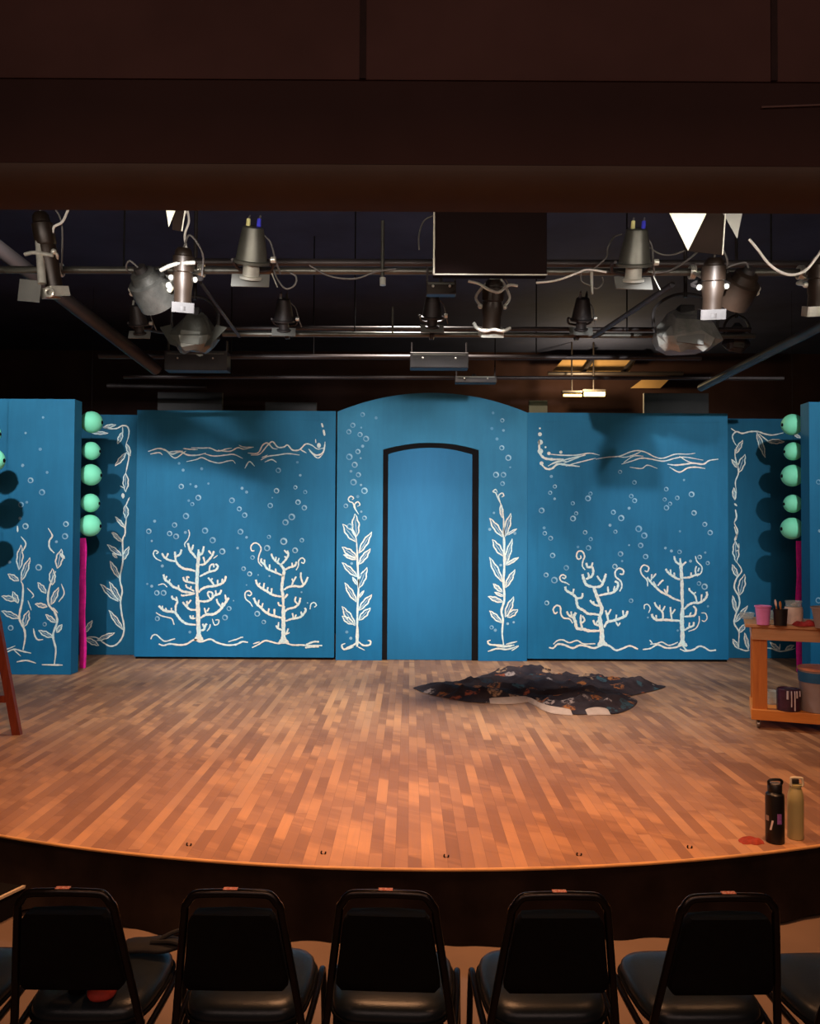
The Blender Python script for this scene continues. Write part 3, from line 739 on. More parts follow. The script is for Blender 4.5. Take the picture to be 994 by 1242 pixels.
def make_chair():
    t = empty('stacking_chair', (0, 0, 0))
    m = MB(); rr = []
    for z, k in ((0.392, 0.86), (0.394, 0.93), (0.402, 0.985), (0.418, 1.0), (0.435, 0.985), (0.449, 0.93), (0.458, 0.80), (0.463, 0.55), (0.465, 0.25)):
        ring = []
        for x, y in supere(0.2, 0.205, 4.5):
            w = 1.0 - 0.07 * (-(y) / 0.205 if y < 0 else 0)
            ring.append(V((x * k * w, y * k + 0.012, z)))
        rr.append(ring)
    m.rings(rr)
    seat = m.build('seat', M['seatv'], t, True, angle=80)
    pip = MB().tube([V((x * 1.0 * (1.0 - 0.07 * (-(y) / 0.205 if y < 0 else 0)), y + 0.012, 0.407)) for x, y in supere(0.203, 0.208, 4.5)] + [V((0.203, 0.012, 0.407))], 0.006, 6, 0)
    pip.build('piping', M['vinyl'], seat)
    # back frame: an inverted U leaning away from the stage
    hw = lambda z: 0.196 + (0.138 - 0.196) * (z - 0.42) / (0.86 - 0.42)
    yb = lambda z: -0.215 - 0.115 * max(0, (z - 0.42)) / 0.45
    path = [V((-hw(z), yb(z), z)) for z in (0.42, 0.55, 0.68, 0.79, 0.825)]
    for a in (20, 45, 70): path.append(V((-hw(.86) + 0.052 - 0.052 * math.cos(R(a)) , yb(0.85), 0.823 + 0.047 * math.sin(R(a)))))
    path += [V((-0.05, yb(.87), 0.872))]
    path = path + [V((0, yb(.87), 0.873))] + [V((-p.x, p.y, p.z)) for p in reversed(path)]
    bf = MB().tube(path, 0.0125, 10, 3).build('back_frame', M['frame'], t)
    st_ = MB().box((-0.004, yb(.87) - 0.0005, 0.8862), (0.042, 0.016, 0.0016)).build('sticker', M['sticker'], bf, False)
    st_['label'] = 'small orange and white sticker'
    m = MB(); prof = []
    A = []
    for (z0, k) in ((0.497, 0), (0.818, 1)):
        pass
    outline = []
    for z in [0.552 + 0.256 * i / 16 for i in range(17)]:
        w = hw(z) - 0.016
        e = min(1.0, (0.808 - z) / 0.03, (z - 0.552) / 0.02)
        w *= 0.90 + 0.10 * math.sqrt(max(0, min(1, e)))
        outline.append((z, w))
    for z, w in outline:
        A.append([V((w * c, yb(z) + d, z)) for c, d in ((-1, -.012), (-.97, -.020), (0, -.022), (.97, -.020), (1, -.012), (1, .012), (.94, .030), (0, .040), (-.94, .030), (-1, .012))])
    m.rings(A)
    m.build('back_panel', M['vinyl'], t, True, angle=60)
    for s in (-1, 1):
        MB().tube([V((s * 0.222, 0.225, 0.004)), V((s * 0.219, 0.205, 0.25)), V((s * 0.218, 0.192, 0.335))], 0.0115, 10, 4).build('leg', M['frame'], t)
        MB().tube([V((s * 0.218, 0.193, 0.33)), V((s * 0.217, 0.183, 0.378)), V((s * 0.216, 0.14, 0.397)), V((s * 0.213, 0.0, 0.390)), V((s * 0.205, -0.16, 0.382)), V((s * 0.199, -0.222, 0.377))], 0.0115, 10, 5).build('side_rail', M['frame'], t)
        MB().tube([V((s * 0.215, -0.262, 0.004)), V((s * 0.205, -0.235, 0.25)), V((s * 0.197, -0.215, 0.43))], 0.0115, 10, 4).build('leg', M['frame'], t)
        for yy, xx in ((0.225, 0.222), (-0.262, 0.215)):
            MB().lathe((s * xx, yy, 0.0), (0, 0, 1), [(0, 0.013), (0.02, 0.015), (0.034, 0.0135)], 12).build('foot_glide', M['glide'], t)
    MB().tube([V((-0.2, -0.218, 0.372)), V((0.2, -0.218, 0.372))], 0.013, 8, 0).build('cross_bar', M['frame'], t)
    MB().tube([V((-0.217, 0.17, 0.372)), V((0.217, 0.17, 0.372))], 0.011, 8, 0).build('cross_bar', M['frame'], t)
    MB().box((0, 0.0, 0.385), (0.34, 0.34, 0.014)).build('seat_pan', M['black'], t, False)
    return t
proto = make_chair()
row = [(-1.52, 2.80, 1.5, 'black stacking chair cut by the frame beside the chair holding the bag'),
       (-1.022, 2.81, 0.0, 'black stacking chair with a bag and red pouch on its seat'),
       (-0.521, 2.81, -0.5, 'black stacking chair between the bag-laden chair and the middle chair'),
       (-0.048, 2.81, -2.5, 'middle black stacking chair of the row, before the stage centre'),
       (0.447, 2.805, 1.0, 'black stacking chair next to the middle one, on the bottles\' side'),
       (0.944, 2.80, 1.5, 'black stacking chair in front of the two water bottles, last whole one'),
       (1.44, 2.79, 2.5, 'black stacking chair cut by the frame past the water bottles')]
for i, (x, y, rz, lb) in enumerate(row):
    o = proto if i == 0 else copy_tree(proto)
    o.location = (x, y, HOUSE_Z); o.rotation_euler.z = R(rz)
    tag(o, lb, 'chair', 'front row of black stacking chairs')

# things on the second chair
SZ = HOUSE_Z + 0.4665
M['bagcloth'] = plain('black_bag_cloth', srgb(18, 15, 15), 0.75, 0, 40, 0.3, 0.3)
M['red'] = plain('red_pouch_cloth', srgb(206, 70, 56), 0.7, 0, 20, 0.15, 0.1)
bag = empty('shoulder_bag', (-0.905, 2.955, SZ), R(4), 'flat black bag with looped strap lying on the front of a chair seat', 'bag')
m = MB(); rr = []
for k in range(13):
    t = -1 + 2 * k / 12; q = math.sqrt(max(0.02, 1 - t ** 4))
    rr.append([V((0.11 * t, 0.055 * q * math.cos(a) * (1 + .1 * math.sin(5 * t)), 0.017 + 0.017 * q * math.sin(a))) for a in [2 * math.pi * j / 14 for j in range(14)]])
m.rings(rr); bd = m.build('bag_body', M['bagcloth'], bag, True, angle=80)
MB().tube([V((0.02, 0.0, 0.03)), V((0.06, 0.02, 0.045)), V((0.10, 0.03, 0.05)), V((0.125, 0.01, 0.035)), V((0.115, -0.02, 0.022)), V((0.07, -0.03, 0.04)), V((0.0, -0.02, 0.035))], 0.008, 8, 5).build('strap', M['bagcloth'], bag)
MB().sphere((-0.115, -0.01, 0.03), 0.022, 14, 8).build('strap_buckle', M['frame'], bag)
p = onz(88, 1211, SZ)
cu = empty('tumbler', (p.x, 2.69, SZ), 0, 'black tumbler standing on the chair seat beside the red pouch', 'bottle')
MB().lathe((0, 0, 0), (0, 0, 1), [(0, .027), (.004, .03), (.13, .034), (.15, .034), (.152, .03)], 20).build('tumbler_body', M['black'], cu)
MB().lathe((0, 0, .152), (0, 0, 1), [(0, .033), (.012, .033), (.016, .02)], 20).build('lid', M['frame'], cu)
p = onz(120, 1209, SZ)
m = MB(); rr = []
for z, k in ((0, .9), (.01, 1), (.028, .97), (.042, .8), (.048, .4)):
    rr.append([V((x * k, y * k, z)) for x, y in supere(.046, .055, 2.4, 28)])
m.rings(rr); o = m.build('pouch', M['red'], None, True, angle=80); o.location = (p.x + .004, 2.678, SZ); o.rotation_euler.z = R(12)
tag(o, 'red rounded pouch lying on the chair seat under its back', 'pouch')

# ================================================================== workbench on casters
M['pine'] = wood('orange_pine', srgb(172, 92, 34), srgb(206, 124, 52), 'Z', 0.5)
M['pineX'] = wood('pine_rail', srgb(176, 124, 80), srgb(200, 150, 106), 'X', 0.5)
M['pineS'] = wood('pine_shelf', srgb(196, 112, 40), srgb(226, 142, 60), 'X', 0.5)
M['steel'] = plain('caster_steel', srgb(150, 140, 132), 0.35, 0.8)
M['rubber'] = plain('dark_rubber', srgb(40, 34, 32), 0.7)
fo_ = onz(913, 884)
TRZ = R(-21)
wb = empty('workbench', (fo_.x - 0.01, fo_.y, 0), TRZ, 'orange pine workbench on casters with a lower shelf, paint supplies on top', 'table')
LX, LY = 1.25, 0.6
MB().box((LX / 2 - .02, LY / 2, 0.845), (LX + .06, LY + .05, 0.028)).build('table_top', M['pineX'], wb, False, 0.004)
for y in (0.012, LY - .012):
    MB().box((LX / 2, y, 0.78), (LX, 0.026, 0.10)).build('apron', M['pineX'], wb, False, 0.003)
for x in (0.012, LX - .012):
    MB().box((x, LY / 2, 0.78), (0.022, LY - .052, 0.10)).build('apron', M['pineX'], wb, False, 0.003)
for x in (0.062, LX - .062):
    for y in (0.055, LY - .055):
        MB().box((x, y, 0.45), (0.115, 0.055, 0.60)).build('leg', M['pine'], wb, False, 0.004)
MB().box((LX / 2, LY / 2, 0.118), (LX + .01, LY, 0.085)).build('shelf', M['pineS'], wb, False, 0.005)
for x in (0.05, LX - .05):
    for y in (0.06, LY - .06):
        c = MB().lathe((x - .012, y, 0.032), (1, 0, 0), [(0, .026), (.003, .031), (.021, .031), (.024, .026)], 20).build('caster', M['steel'], wb)
        q = MB().box((x, y, 0.072), (0.06, 0.05, 0.006)); q.box((x - .017, y, .052), (.004, .03, .042)); q.box((x + .017, y, .052), (.004, .03, .042))
        q.build('caster_fork', M['steel'], c, False)
TM = Matrix.Translation(wb.location) @ Matrix.Rotation(TRZ, 4, 'Z')
def onbench(x, y, z): return TM @ V((x, y, z))
TZ, HZ = 0.8595, 0.161
def bench_px(px, py, z):            # bench-top position for a pixel at the level z
    return onz(px, py, z)
M['cup_pink'] = plain('lilac_plastic', srgb(222, 130, 190), 0.4, 0, 6, 0.12)
M['cup_black'] = plain('black_plastic', srgb(24, 20, 24), 0.4)
M['jarwhite'] = plain('cream_paint', srgb(224, 190, 172), 0.5, 0, 14, 0.15)
M['tubgrey'] = plain('grey_plastic_tub', srgb(150, 130, 124), 0.5, 0, 6, 0.15)
M['cloth_red'] = plain('red_rag_cloth', srgb(178, 50, 50), 0.85, 0, 18, 0.3, 0.3)
M['binblue'] = plain('blue_plastic_band', srgb(22, 92, 140), 0.5, 0, 6, 0.2)
M['bingrey'] = plain('grey_bin_plastic', srgb(150, 132, 130), 0.5, 0, 5, 0.15)
M['binrim'] = plain('rosy_rim_plastic', srgb(206, 138, 110), 0.5)
M['purple'] = plain('dark_purple_paint', srgb(58, 26, 44), 0.35, 0, 20, 0.4)
M['drip'] = plain('pale_paint_drips', srgb(214, 196, 200), 0.5)
def clear(name, c, a):
    t = NT(name); v = t.coord()
    t.set(t.ramp(t.noise(v, 20), [(0.3, scale_c(c, .9)), (0.7, c)]), 0.15)
    t.b.inputs['Alpha'].default_value = a
    return t.m
M['clear'] = clear('clear_plastic', srgb(200, 214, 214), 0.3)
def lathe_obj(name, prof, mat, parent, seg=28, loc=(0, 0, 0)):
    return MB().lathe(loc, (0, 0, 1), prof, seg).build(name, mat, parent, True, angle=35)
def cupprof(r0, r1, h, t=0.003): return [(0, r0), (h, r1), (h + .002, r1 + .003), (h + .004, r1), (h, r1 - t), (0.012, r0 - t), (0.011, 0.001)]
# front pieces
p = bench_px(925, 757.5, TZ)
c = empty('plastic_cup', (p.x, p.y, TZ), 0, 'pink lilac plastic cup standing at the front corner of the workbench', 'cup')
lathe_obj('cup_wall', [(0, .047), (.05, .052), (.14, .060), (.142, .066), (.152, .067), (.155, .062), (.146, .058), (.02, .046), (.018, .001)], M['cup_pink'], c)
lathe_obj('rim_ring', [(0, .0575), (.003, .060), (.006, .0575)], M['cup_pink'], c, loc=(0, 0, .118))
p = bench_px(946, 758.5, TZ)
c = empty('brush_cup', (p.x, p.y, TZ), 0, 'black cup of paintbrushes beside the pink cup', 'cup')
lathe_obj('cup_wall', cupprof(.048, .056, .13), M['cup_black'], c)
def brush(dx, dy, lean, head, hm, lb):
    b = empty('paintbrush', (p.x + dx, p.y + dy, TZ + .016), 0, lb, 'paintbrush', 'brushes in the black cup')
    top = V(lean)
    MB().cyl((0, 0, 0), top * .82, .005, .006, 8).build('handle', M['pine'], b)
    MB().lathe(top * .82, top, [(0, .007), (.02, .013), (.045, .011), (.055, .003)], 10, .6).build('bristle_head', hm, b)
brush(-.018, -.008, (-.026, -.006, .17), 0, M['jarwhite'], 'paintbrush with pale bristles leaning out of the black cup')
brush(.01, .0, (-.005, .01, .15), 0, M['pineS'], 'short paintbrush with tan bristles upright in the black cup')
p = bench_px(964, 757.5, TZ + 0)
p = p + V((0.01, .05, 0))
c = empty('paint_jar', (p.x, p.y, TZ), 0, 'wide jar of cream paint standing behind the black brush cup', 'jar')
lathe_obj('jar_body', [(0, .066), (.004, .07), (.115, .072), (.14, .066), (.142, .001)], M['jarwhite'], c)
lathe_obj('jar_collar', [(.1425, .062), (.165, .060), (.185, .068), (.19, .070), (.187, .066), (.165, .058), (.146, .058), (.1445, .001)], M['clear'], c)
MB().sphere((.0, -.01, .157), .028, 16, 10, (1, 1, .5)).build('paint_blob', M['jarwhite'], c)
# rag
def rag(name, loc, rx, ry, h, mat, label, cat, seed):
    m = MB(); n, k = 9, 26; rr = []
    for i in range(n):
        q = 1 - i / (n - 1)
        rr.append([V((rx * q * math.cos(a) * (1 + .4 * noise.noise(V((math.cos(a) * 2.2 + seed, math.sin(a) * 2.2, q)))),
                      ry * q * math.sin(a) * (1 + .4 * noise.noise(V((math.cos(a) * 2.2 + seed, math.sin(a) * 2.2, q)))),
                      max(0.001, h * (1 - q ** 3) * (0.75 + .6 * noise.noise(V((math.cos(a) * 2 * q + seed, math.sin(a) * 2 * q, seed)))) + (0.002 if i else 0.0)))) for a in [2 * math.pi * j / k for j in range(k)]])
    m.rings(rr); o = m.build(name, mat, None, True, angle=120); o.location = loc
    return tag(o, label, cat)
p = bench_px(977, 759, TZ)
rag('rag', (p.x, p.y, TZ), .105, .06, .055, M['cloth_red'], 'crumpled red rag on the workbench before the grey tub', 'rag', 3.3)
p = bench_px(996, 762, TZ) + V((.06, .02, 0))
c = empty('plastic_tub', (p.x, p.y, TZ), 0, 'grey plastic tub on the workbench cut by the frame edge', 'tub')
lathe_obj('tub_wall', [(0, .09), (.15, .118), (.152, .126), (.164, .127), (.166, .121), (.15, .114), (.02, .088), (.019, .001)], M['tubgrey'], c)
p = bench_px(911, 753, TZ) + V((.03, .17, 0))
c = empty('paint_dish', (p.x, p.y, TZ), 0, 'pale clear dish standing behind the pink cup', 'dish')
lathe_obj('dish_wall', [(0, .05), (.05, .065), (.054, .065), (.05, .061), (.008, .047), (.007, .001)], M['clear'], c)
p = bench_px(934, 753, TZ) + V((.035, .12, 0))
c = empty('paint_dish', (p.x, p.y, TZ), 0, 'small clear tub between the pink and black cups', 'dish')
lathe_obj('dish_wall', [(0, .045), (.075, .05), (.078, .05), (.075, .046), (.008, .042), (.007, .001)], M['clear'], c)
# shelf
p = onz(957, 863, HZ) + V((.02, .06, 0))
c = empty('paint_can', (p.x, p.y, HZ), 0, 'dark purple paint can with pale drips on the lower shelf', 'can')
lathe_obj('can_wall', [(0, .082), (.004, .09), (.15, .092), (.172, .088), (.178, .08), (.172, .078), (.165, .001)], M['purple'], c)
m = MB()
for a, h0, w in ((-100, .03, .008), (-84, .0, .009), (-118, .09, .013), (-72, .1, .01), (-50, .11, .008)):
    x, y = .0935 * math.cos(R(a)), .0935 * math.sin(R(a))
    m.tube([V((x * .98, y * .98, .168)), V((x, y, .14)), V((x, y, h0 + .012))], w * .6, 6, 3)
m.build('paint_drip', M['drip'], c)['label'] = 'pale paint drips down the can'
p = onz(936, 859, HZ) + V((.07, .17, 0))
c = empty('plastic_cup', (p.x, p.y, HZ), 0, 'clear plastic cup on the lower shelf beside the purple can', 'cup')
lathe_obj('cup_wall', cupprof(.04, .05, .11), M['clear'], c)
p = onz(971, 861, HZ) + V((.09, .25, 0))
o = lathe_obj('paint_pot', [(0, .03), (.06, .034), (.064, .036), (.074, .036), (.076, .001)], M['cup_black'], None); o.location = (p.x, p.y, HZ)
tag(o, 'small black pot on the lower shelf between purple can and grey bucket', 'pot')
p = onz(974, 864, HZ) + V((.155, .06, 0))
c = empty('bucket', (p.x, p.y, HZ), 0, 'grey plastic bucket with blue band on the lower shelf at the frame edge', 'bucket')
lathe_obj('bucket_wall', [(0, .13), (.004, .135), (.35, .155), (.352, .150), (.02, .13), (.018, .001)], M['bingrey'], c, 36)
lathe_obj('blue_band', [(.24, .1495), (.241, .1535), (.318, .158), (.32, .153)], M['binblue'], c, 36)
lathe_obj('rim', [(.335, .155), (.336, .162), (.352, .163), (.356, .157), (.35, .152)], M['binrim'], c, 36)

# ================================================================== bottles on the stage lip
M['bottle_black'] = plain('black_bottle_coat', srgb(20, 18, 20), 0.38, 0.1)
M['bottle_cream'] = plain('sage_bottle_coat', srgb(176, 164, 112), 0.45, 0, 4, 0.06)
M['lid_white'] = plain('pale_lid_plastic', srgb(226, 216, 190), 0.45)
M['sticker_w'] = plain('white_sticker', srgb(226, 214, 214), 0.5)
M['sticker_p'] = plain('violet_sticker', srgb(150, 92, 168), 0.5, 0, 60, 0.35)
p = onz(939.5, 1021, 0)
c = empty('water_bottle', (p.x, p.y, 0), 0, 'black water bottle with stickers standing on the stage edge', 'bottle')
lathe_obj('bottle_body', [(0, .044), (.004, .047), (.235, .047), (.248, .045), (.256, .036), (.262, .033)], M['bottle_black'], c, 32)
lid = lathe_obj('lid', [(.262, .035), (.263, .0365), (.295, .0365), (.30, .033), (.301, .001)], M['bottle_black'], c, 28)
MB().tube([V((-.03, 0, .295)), V((-.034, -.004, .312)), V((-.02, -.006, .322)), V((.02, -.006, .322)), V((.036, -.004, .312)), V((.032, 0, .295))], .007, 8, 5).build('carry_loop', M['bottle_black'], lid)
MB().lathe((0, 0, .301), (0, 0, 1), [(0, .026), (.003, .025), (.0035, .001)], 20).build('lid_highlight', M['glide'], lid)  # pale disc painted in as the highlight on the black lid
def sticker(mat, a0, a1, z0, z1, skew, lb):
    m = MB(); A, B = [], []
    for k in range(7):
        t = k / 6
        for L, z in ((A, z0), (B, z1)):
            a = R(a0 + (a1 - a0) * t + (skew if L is B else 0))
            L.append(V((.0476 * math.cos(a), .0476 * math.sin(a), z)))
    m.rings([A, B], False, False); m.build('sticker', mat, c, True)['label'] = lb
sticker(M['sticker_w'], -146, -134, .072, .122, 14, 'white slanted strip sticker')
sticker(M['sticker_p'], -100, -72, .105, .158, 0, 'violet square sticker')
sticker(M['tubgrey'], -178, -150, .115, .142, 0, 'small grey sticker')
p = onz(964.5, 1016.5, 0)
c = empty('water_bottle', (p.x, p.y, 0), 0, 'sage cream water bottle with square loop lid on the stage edge', 'bottle')
lathe_obj('bottle_body', [(0, .037), (.004, .040), (.20, .0405), (.225, .039), (.25, .033), (.262, .029), (.27, .028)], M['bottle_cream'], c, 32)
lid = lathe_obj('lid', [(.27, .029), (.271, .031), (.282, .031), (.284, .001)], M['bottle_cream'], c, 24)
MB().tube([V((-.028, -.012, .278)), V((-.03, -.014, .312)), V((-.024, -.014, .32)), V((.024, -.014, .318)), V((.031, -.014, .31)), V((.03, -.012, .276)), V((-.028, -.012, .276))], .006, 8, 3).build('carry_loop', M['lid_white'], lid)
MB().box((0, .004, .296), (.04, .016, .024)).build('lid_block', M['rubber'], lid, False, .004)
p = onz(911, 1020.5, 0)
rag('cloth_scrap', (p.x, p.y, 0.0), .064, .05, .022, plain('rust_cloth', srgb(150, 52, 32), 0.85, 0, 30, 0.3, .3), 'small rust red cloth scrap beside the black water bottle', 'cloth', 8.1)

# ================================================================== easel leg at the left frame edge
M['ladder'] = wood('red_brown_wood', srgb(96, 34, 16), srgb(132, 54, 26), 'Z', 0.55)
p = onz(21, 891, 0)
ez = empty('wooden_easel', (p.x - 0.42, p.y, 0), 0, 'red-brown wooden easel with splayed leg and cross rail at the frame edge', 'easel')
for s in (1, -1):
    a = V((s * .42, 0, 0.0)); b = V((s * .03, .1, 1.65))
    d = (b - a).normalized()
    m = MB()
    w, h = .032, .022
    m.rings([[q + V((sx_ * w, sy_ * h, 0)) for sx_, sy_ in ((-1, -1), (1, -1), (1, 1), (-1, 1))] for q in (a, b)])
    m.build('leg', M['ladder'], ez, False)
m = MB(); a, b = V((-.2, .62, 0)), V((-.02, .13, 1.6))
m.rings([[q + V((sx_ * .03, sy_ * .022, 0)) for sx_, sy_ in ((-1, -1), (1, -1), (1, 1), (-1, 1))] for q in (a, b)])
m.build('leg', M['ladder'], ez, False)
MB().box((0, 0.018, .272), (.72, .024, .055)).build('cross_rail', M['ladder'], ez, False, .004)
MB().box((0, 0.03, .85), (.52, .06, .05)).build('canvas_ledge', M['ladder'], ez, False, .004)

# ================================================================== printed quilt dropped on the boards
def quilt_mat():
    t = NT('printed_dark_quilt'); v = t.coord()
    w = t.noise(v, 3.5, 4)
    vo = t.add('ShaderNodeTexVoronoi'); vo.inputs['Scale'].default_value = 5.6
    vo.inputs['Randomness'].default_value = 0.9
    vm = t.add('ShaderNodeVectorMath', operation='ADD'); t.link(v, vm.inputs[0])
    nz = t.add('ShaderNodeTexNoise'); nz.inputs['Scale'].default_value = 9; t.link(v, nz.inputs['Vector'])
    sc = t.add('ShaderNodeVectorMath', operation='SCALE'); sc.inputs['Scale'].default_value = 0.10
    t.link(nz.outputs['Color'], sc.inputs[0]); t.link(sc.outputs[0], vm.inputs[1])
    t.link(vm.outputs[0], vo.inputs['Vector'])
    sp = t.add('ShaderNodeSeparateColor'); t.link(vo.outputs['Color'], sp.inputs[0])
    colr = t.ramp(sp.outputs[0], [(0.0, srgb(172, 104, 56)), (0.25, srgb(176, 154, 146)), (0.42, srgb(62, 84, 92)), (0.58, srgb(166, 88, 60)), (0.78, srgb(52, 64, 76)), (0.88, srgb(180, 140, 108))], 'CONSTANT')
    mask = t.ramp(vo.outputs['Distance'], [(0.34, (1, 1, 1, 1)), (0.42, (0, 0, 0, 1))])
    det = t.ramp(t.noise(v, 22, 3, .6), [(0.42, (0, 0, 0, 1)), (0.56, (1, 1, 1, 1))])
    keep = t.ramp(sp.outputs[1], [(0.18, (0, 0, 0, 1)), (0.22, (1, 1, 1, 1))])
    f = t.mix(1.0, mask, det, 'MULTIPLY'); f = t.mix(1.0, f, keep, 'MULTIPLY')
    base = t.ramp(w, [(0.35, srgb(40, 32, 38)), (0.65, srgb(66, 54, 56))])
    t.set(t.mix(f, base, colr), 0.85, 0, 0.2)
    return t.m
outl = [(500, 835), (514, 831), (545, 830.5), (563, 829), (572, 824), (585, 819.5), (604, 815.5), (622, 816), (640, 814), (655, 815.5), (668, 817), (680, 821), (700, 822.5), (722, 825),
        (740, 826.5), (752, 829), (762, 827.5), (772, 830), (790, 831), (804, 832), (806, 834), (790, 839), (764, 845), (771, 849), (772, 853), (764, 860), (748, 866), (730, 866), (708, 867), (690, 867), (668, 864), (655, 860), (646, 854), (640, 851), (618, 853), (596, 853), (575, 852.5), (556, 850), (535, 846), (515, 841)]
pts = smooth_path([V((x, y, 0)) for x, y in outl] + [V((*outl[0], 0))], 3)[:-1]
W = [onz(q.x, q.y, 0.0) for q in pts]
B2 = [V((q.x, q.y)) for q in W]
nb = len(B2)
def inside(p):
    c = False; j = nb - 1
    for i in range(nb):
        a, b = B2[i], B2[j]
        if (a.y > p.y) != (b.y > p.y) and p.x < (b.x - a.x) * (p.y - a.y) / (b.y - a.y) + a.x: c = not c
        j = i
    return c
def edge_d(p):
    best = 9
    for i in range(nb):
        a, b = B2[i], B2[(i + 1) % nb]; d = b - a
        t = max(0, min(1, (p - a).dot(d) / max(d.length_squared, 1e-9)))
        best = min(best, (a + d * t - p).length)
    return best
inner = []
x0, x1 = min(q.x for q in B2), max(q.x for q in B2); y0, y1 = min(q.y for q in B2), max(q.y for q in B2)
st_ = 0.032
y = y0
while y < y1:
    x = x0
    while x < x1:
        q = V((x + random.uniform(-.01, .01), y + random.uniform(-.01, .01)))
        if inside(q) and edge_d(q) > 0.03: inner.append(q)
        x += st_
    y += st_
vv, ee, ff, *_r = delaunay_2d_cdt(B2 + inner, [], [list(range(nb))], 1, 1e-5)
m = MB()
def fold(q):
    d = edge_d(q); e = min(1, d / .16)
    n = 0.5 + noise.noise(V((q.x * 1.6, q.y * 2.2, 1.7)))
    rdg = 1 - abs(noise.noise(V((q.x * 2.1 + .6 * noise.noise(V((q.x, q.y, 9))), q.y * 3.6, 4.2)))) * 2
    return 0.004 + e * (0.012 + 0.028 * max(0, n) * e + 0.05 * max(0, rdg) ** 3 + 0.03 * max(0, 1 - 2.4 * abs(noise.noise(V((q.x * 5 + q.y * 2, q.y * 7, 3)))))) + 0.006 * abs(noise.noise(V((q.x * 9, q.y * 9, 0))))
cen = V((sum(q.x for q in B2) / nb, sum(q.y for q in B2) / nb, 0))
for q in vv: m.v.append(V((q.x, q.y, fold(V((q.x, q.y))))) - cen)
for f in ff: m.face(f)
o = m.build('quilt', quilt_mat(), None, True, angle=180); o.location = cen
tag(o, 'crumpled dark printed quilt lying on the stage boards before the flats', 'quilt')
M['lining'] = plain('pale_quilt_lining', srgb(196, 168, 150), 0.85, 0, 10, 0.15, 0.2)
for seg_ in ([(594, 853.4), (612, 853.8), (628, 852.8), (641, 851)], [(640, 851.5), (647, 855), (656, 860.5), (668, 864.5), (682, 866.5), (694, 867.5)], [(712, 867.6), (726, 866.6), (740, 867)]):
    P = smooth_path([onz(a, b, 0.0) for a, b in seg_], 5); rows = []
    for i, q in enumerate(P):
        u = math.sin(math.pi * i / (len(P) - 1)) ** .5; k = .5 + .5 * u
        rows.append([q + V((0, -.03 * k, 0.003)) - cen, q + V((0, -.022 * k, 0.012 * k)) - cen, q + V((0, .0, 0.016 * k)) - cen, q + V((0, .09, 0.034 * k + .012)) - cen])
    m = MB(); m.rings(rows, False, False); m.build('lining_edge', M['lining'], o, True, angle=180)['label'] = 'pale lining turned over at the quilt edge'
for seg_ in ([(636, 814.5), (650, 815), (668, 817)],):
    P = smooth_path([onz(a, b, 0.0) for a, b in seg_], 5)
    m = MB(); m.rings([[q + V((0, .03, 0.003)) - cen, q + V((0, .0, .05)) - cen, q + V((0, -.03, .055)) - cen] for q in P], False, False)
    m.build('lining_edge', M['lining'], o, True, angle=180)['label'] = 'pale lining turned over at the far quilt edge'
# ================================================================== lighting rig
M['pipe'] = plain('worn_pipe_steel', srgb(92, 88, 80), 0.42, 0.7, 3, 0.3)
M['pipe_d'] = plain('dark_pipe_steel', srgb(58, 50, 48), 0.5, 0.5, 3, 0.3)
M['fx_dark'] = plain('dark_flap_paint', srgb(16, 9, 6), 0.9, 0, 8, .2, 0, .05)
M['foil_b'] = plain('crumpled_grey_foil', srgb(132, 128, 120), 0.45, 0.3, 8, 0.4, 0.5)
M['fx'] = plain('grey_fixture_shell', srgb(92, 89, 80), 0.38, 0.5, 6, 0.25)
M['fx_d'] = plain('dark_fixture_shell', srgb(52, 46, 44), 0.5, 0.4, 6, 0.3)
M['fx_b'] = plain('brown_fixture_shell', srgb(46, 34, 26), 0.4, 0.4, 6, 0.3)
M['chrome'] = plain('bare_aluminium', srgb(206, 200, 186), 0.3, 0.5, 12, 0.2)
M['foil'] = plain('crumpled_black_foil', srgb(74, 71, 66), 0.38, 0.5, 8, 0.4, 0.5)
M['flap'] = plain('grey_gel_plate', srgb(104, 101, 95), 0.5, 0.2, 8, 0.15)
M['white'] = plain('white_flap_paint', srgb(176, 172, 152), 0.6, 0, 6, 0.05)
M['cable'] = plain('grey_cable', srgb(96, 90, 86), 0.6)
M['cable_w'] = plain('white_cable', srgb(222, 214, 204), 0.5)
M['yellow'] = plain('yellow_connector', srgb(236, 222, 150), 0.5)
M['blue'] = plain('blue_connector', srgb(70, 70, 220), 0.5)
def obj1(mb, name, mat, label, cat, group=None, smooth=True, bevel=0):
    return tag(mb.build(name, mat, None, smooth, bevel), label, cat, group)
YP, YQ, YS, YT = 5.3, 7.1, 7.9, 9.0
def pipe(x0, x1, py0, py1, Y, r, mat, label, Y1_=None):
    a, b = at(x0, py0, Y), at(x1, py1, Y1_ or Y)
    o = obj1(MB().cyl(a, b, r, None, 14), 'hanging_pipe', mat, label, 'pipe', 'pipes of the lighting rig')
    o['_r'] = r; PIPES[o.name] = (a, b, r)
    return o
PIPES = {}
def hook(o, Y, to, mat='fx_d'):
    # a ring round the nearest pipe at depth Y, with an arm down to a local point of the lamp
    best = None
    for a, b, r in PIPES.values():
        if abs(a.y - Y) < 0.02 and abs(b.y - Y) < 0.02: best = (a, b, r)
    a, b, r = best
    to = V(to); L = o.location
    t = (L.x + to.x - a.x) / (b.x - a.x); P = a.lerp(b, t) - L
    m = MB().torus(P, b - a, r + 0.014, 0.008, 18, 8)
    for s in (-1, 1): m.torus(P + (b - a).normalized() * s * .012, b - a, r + 0.014, 0.008, 18, 8)
    dd = (to - P); q = P + dd.normalized() * (r + .016)
    m.cyl(q, to, .012, .012, 8)
    m.build('hanging_clamp', M[mat], o)
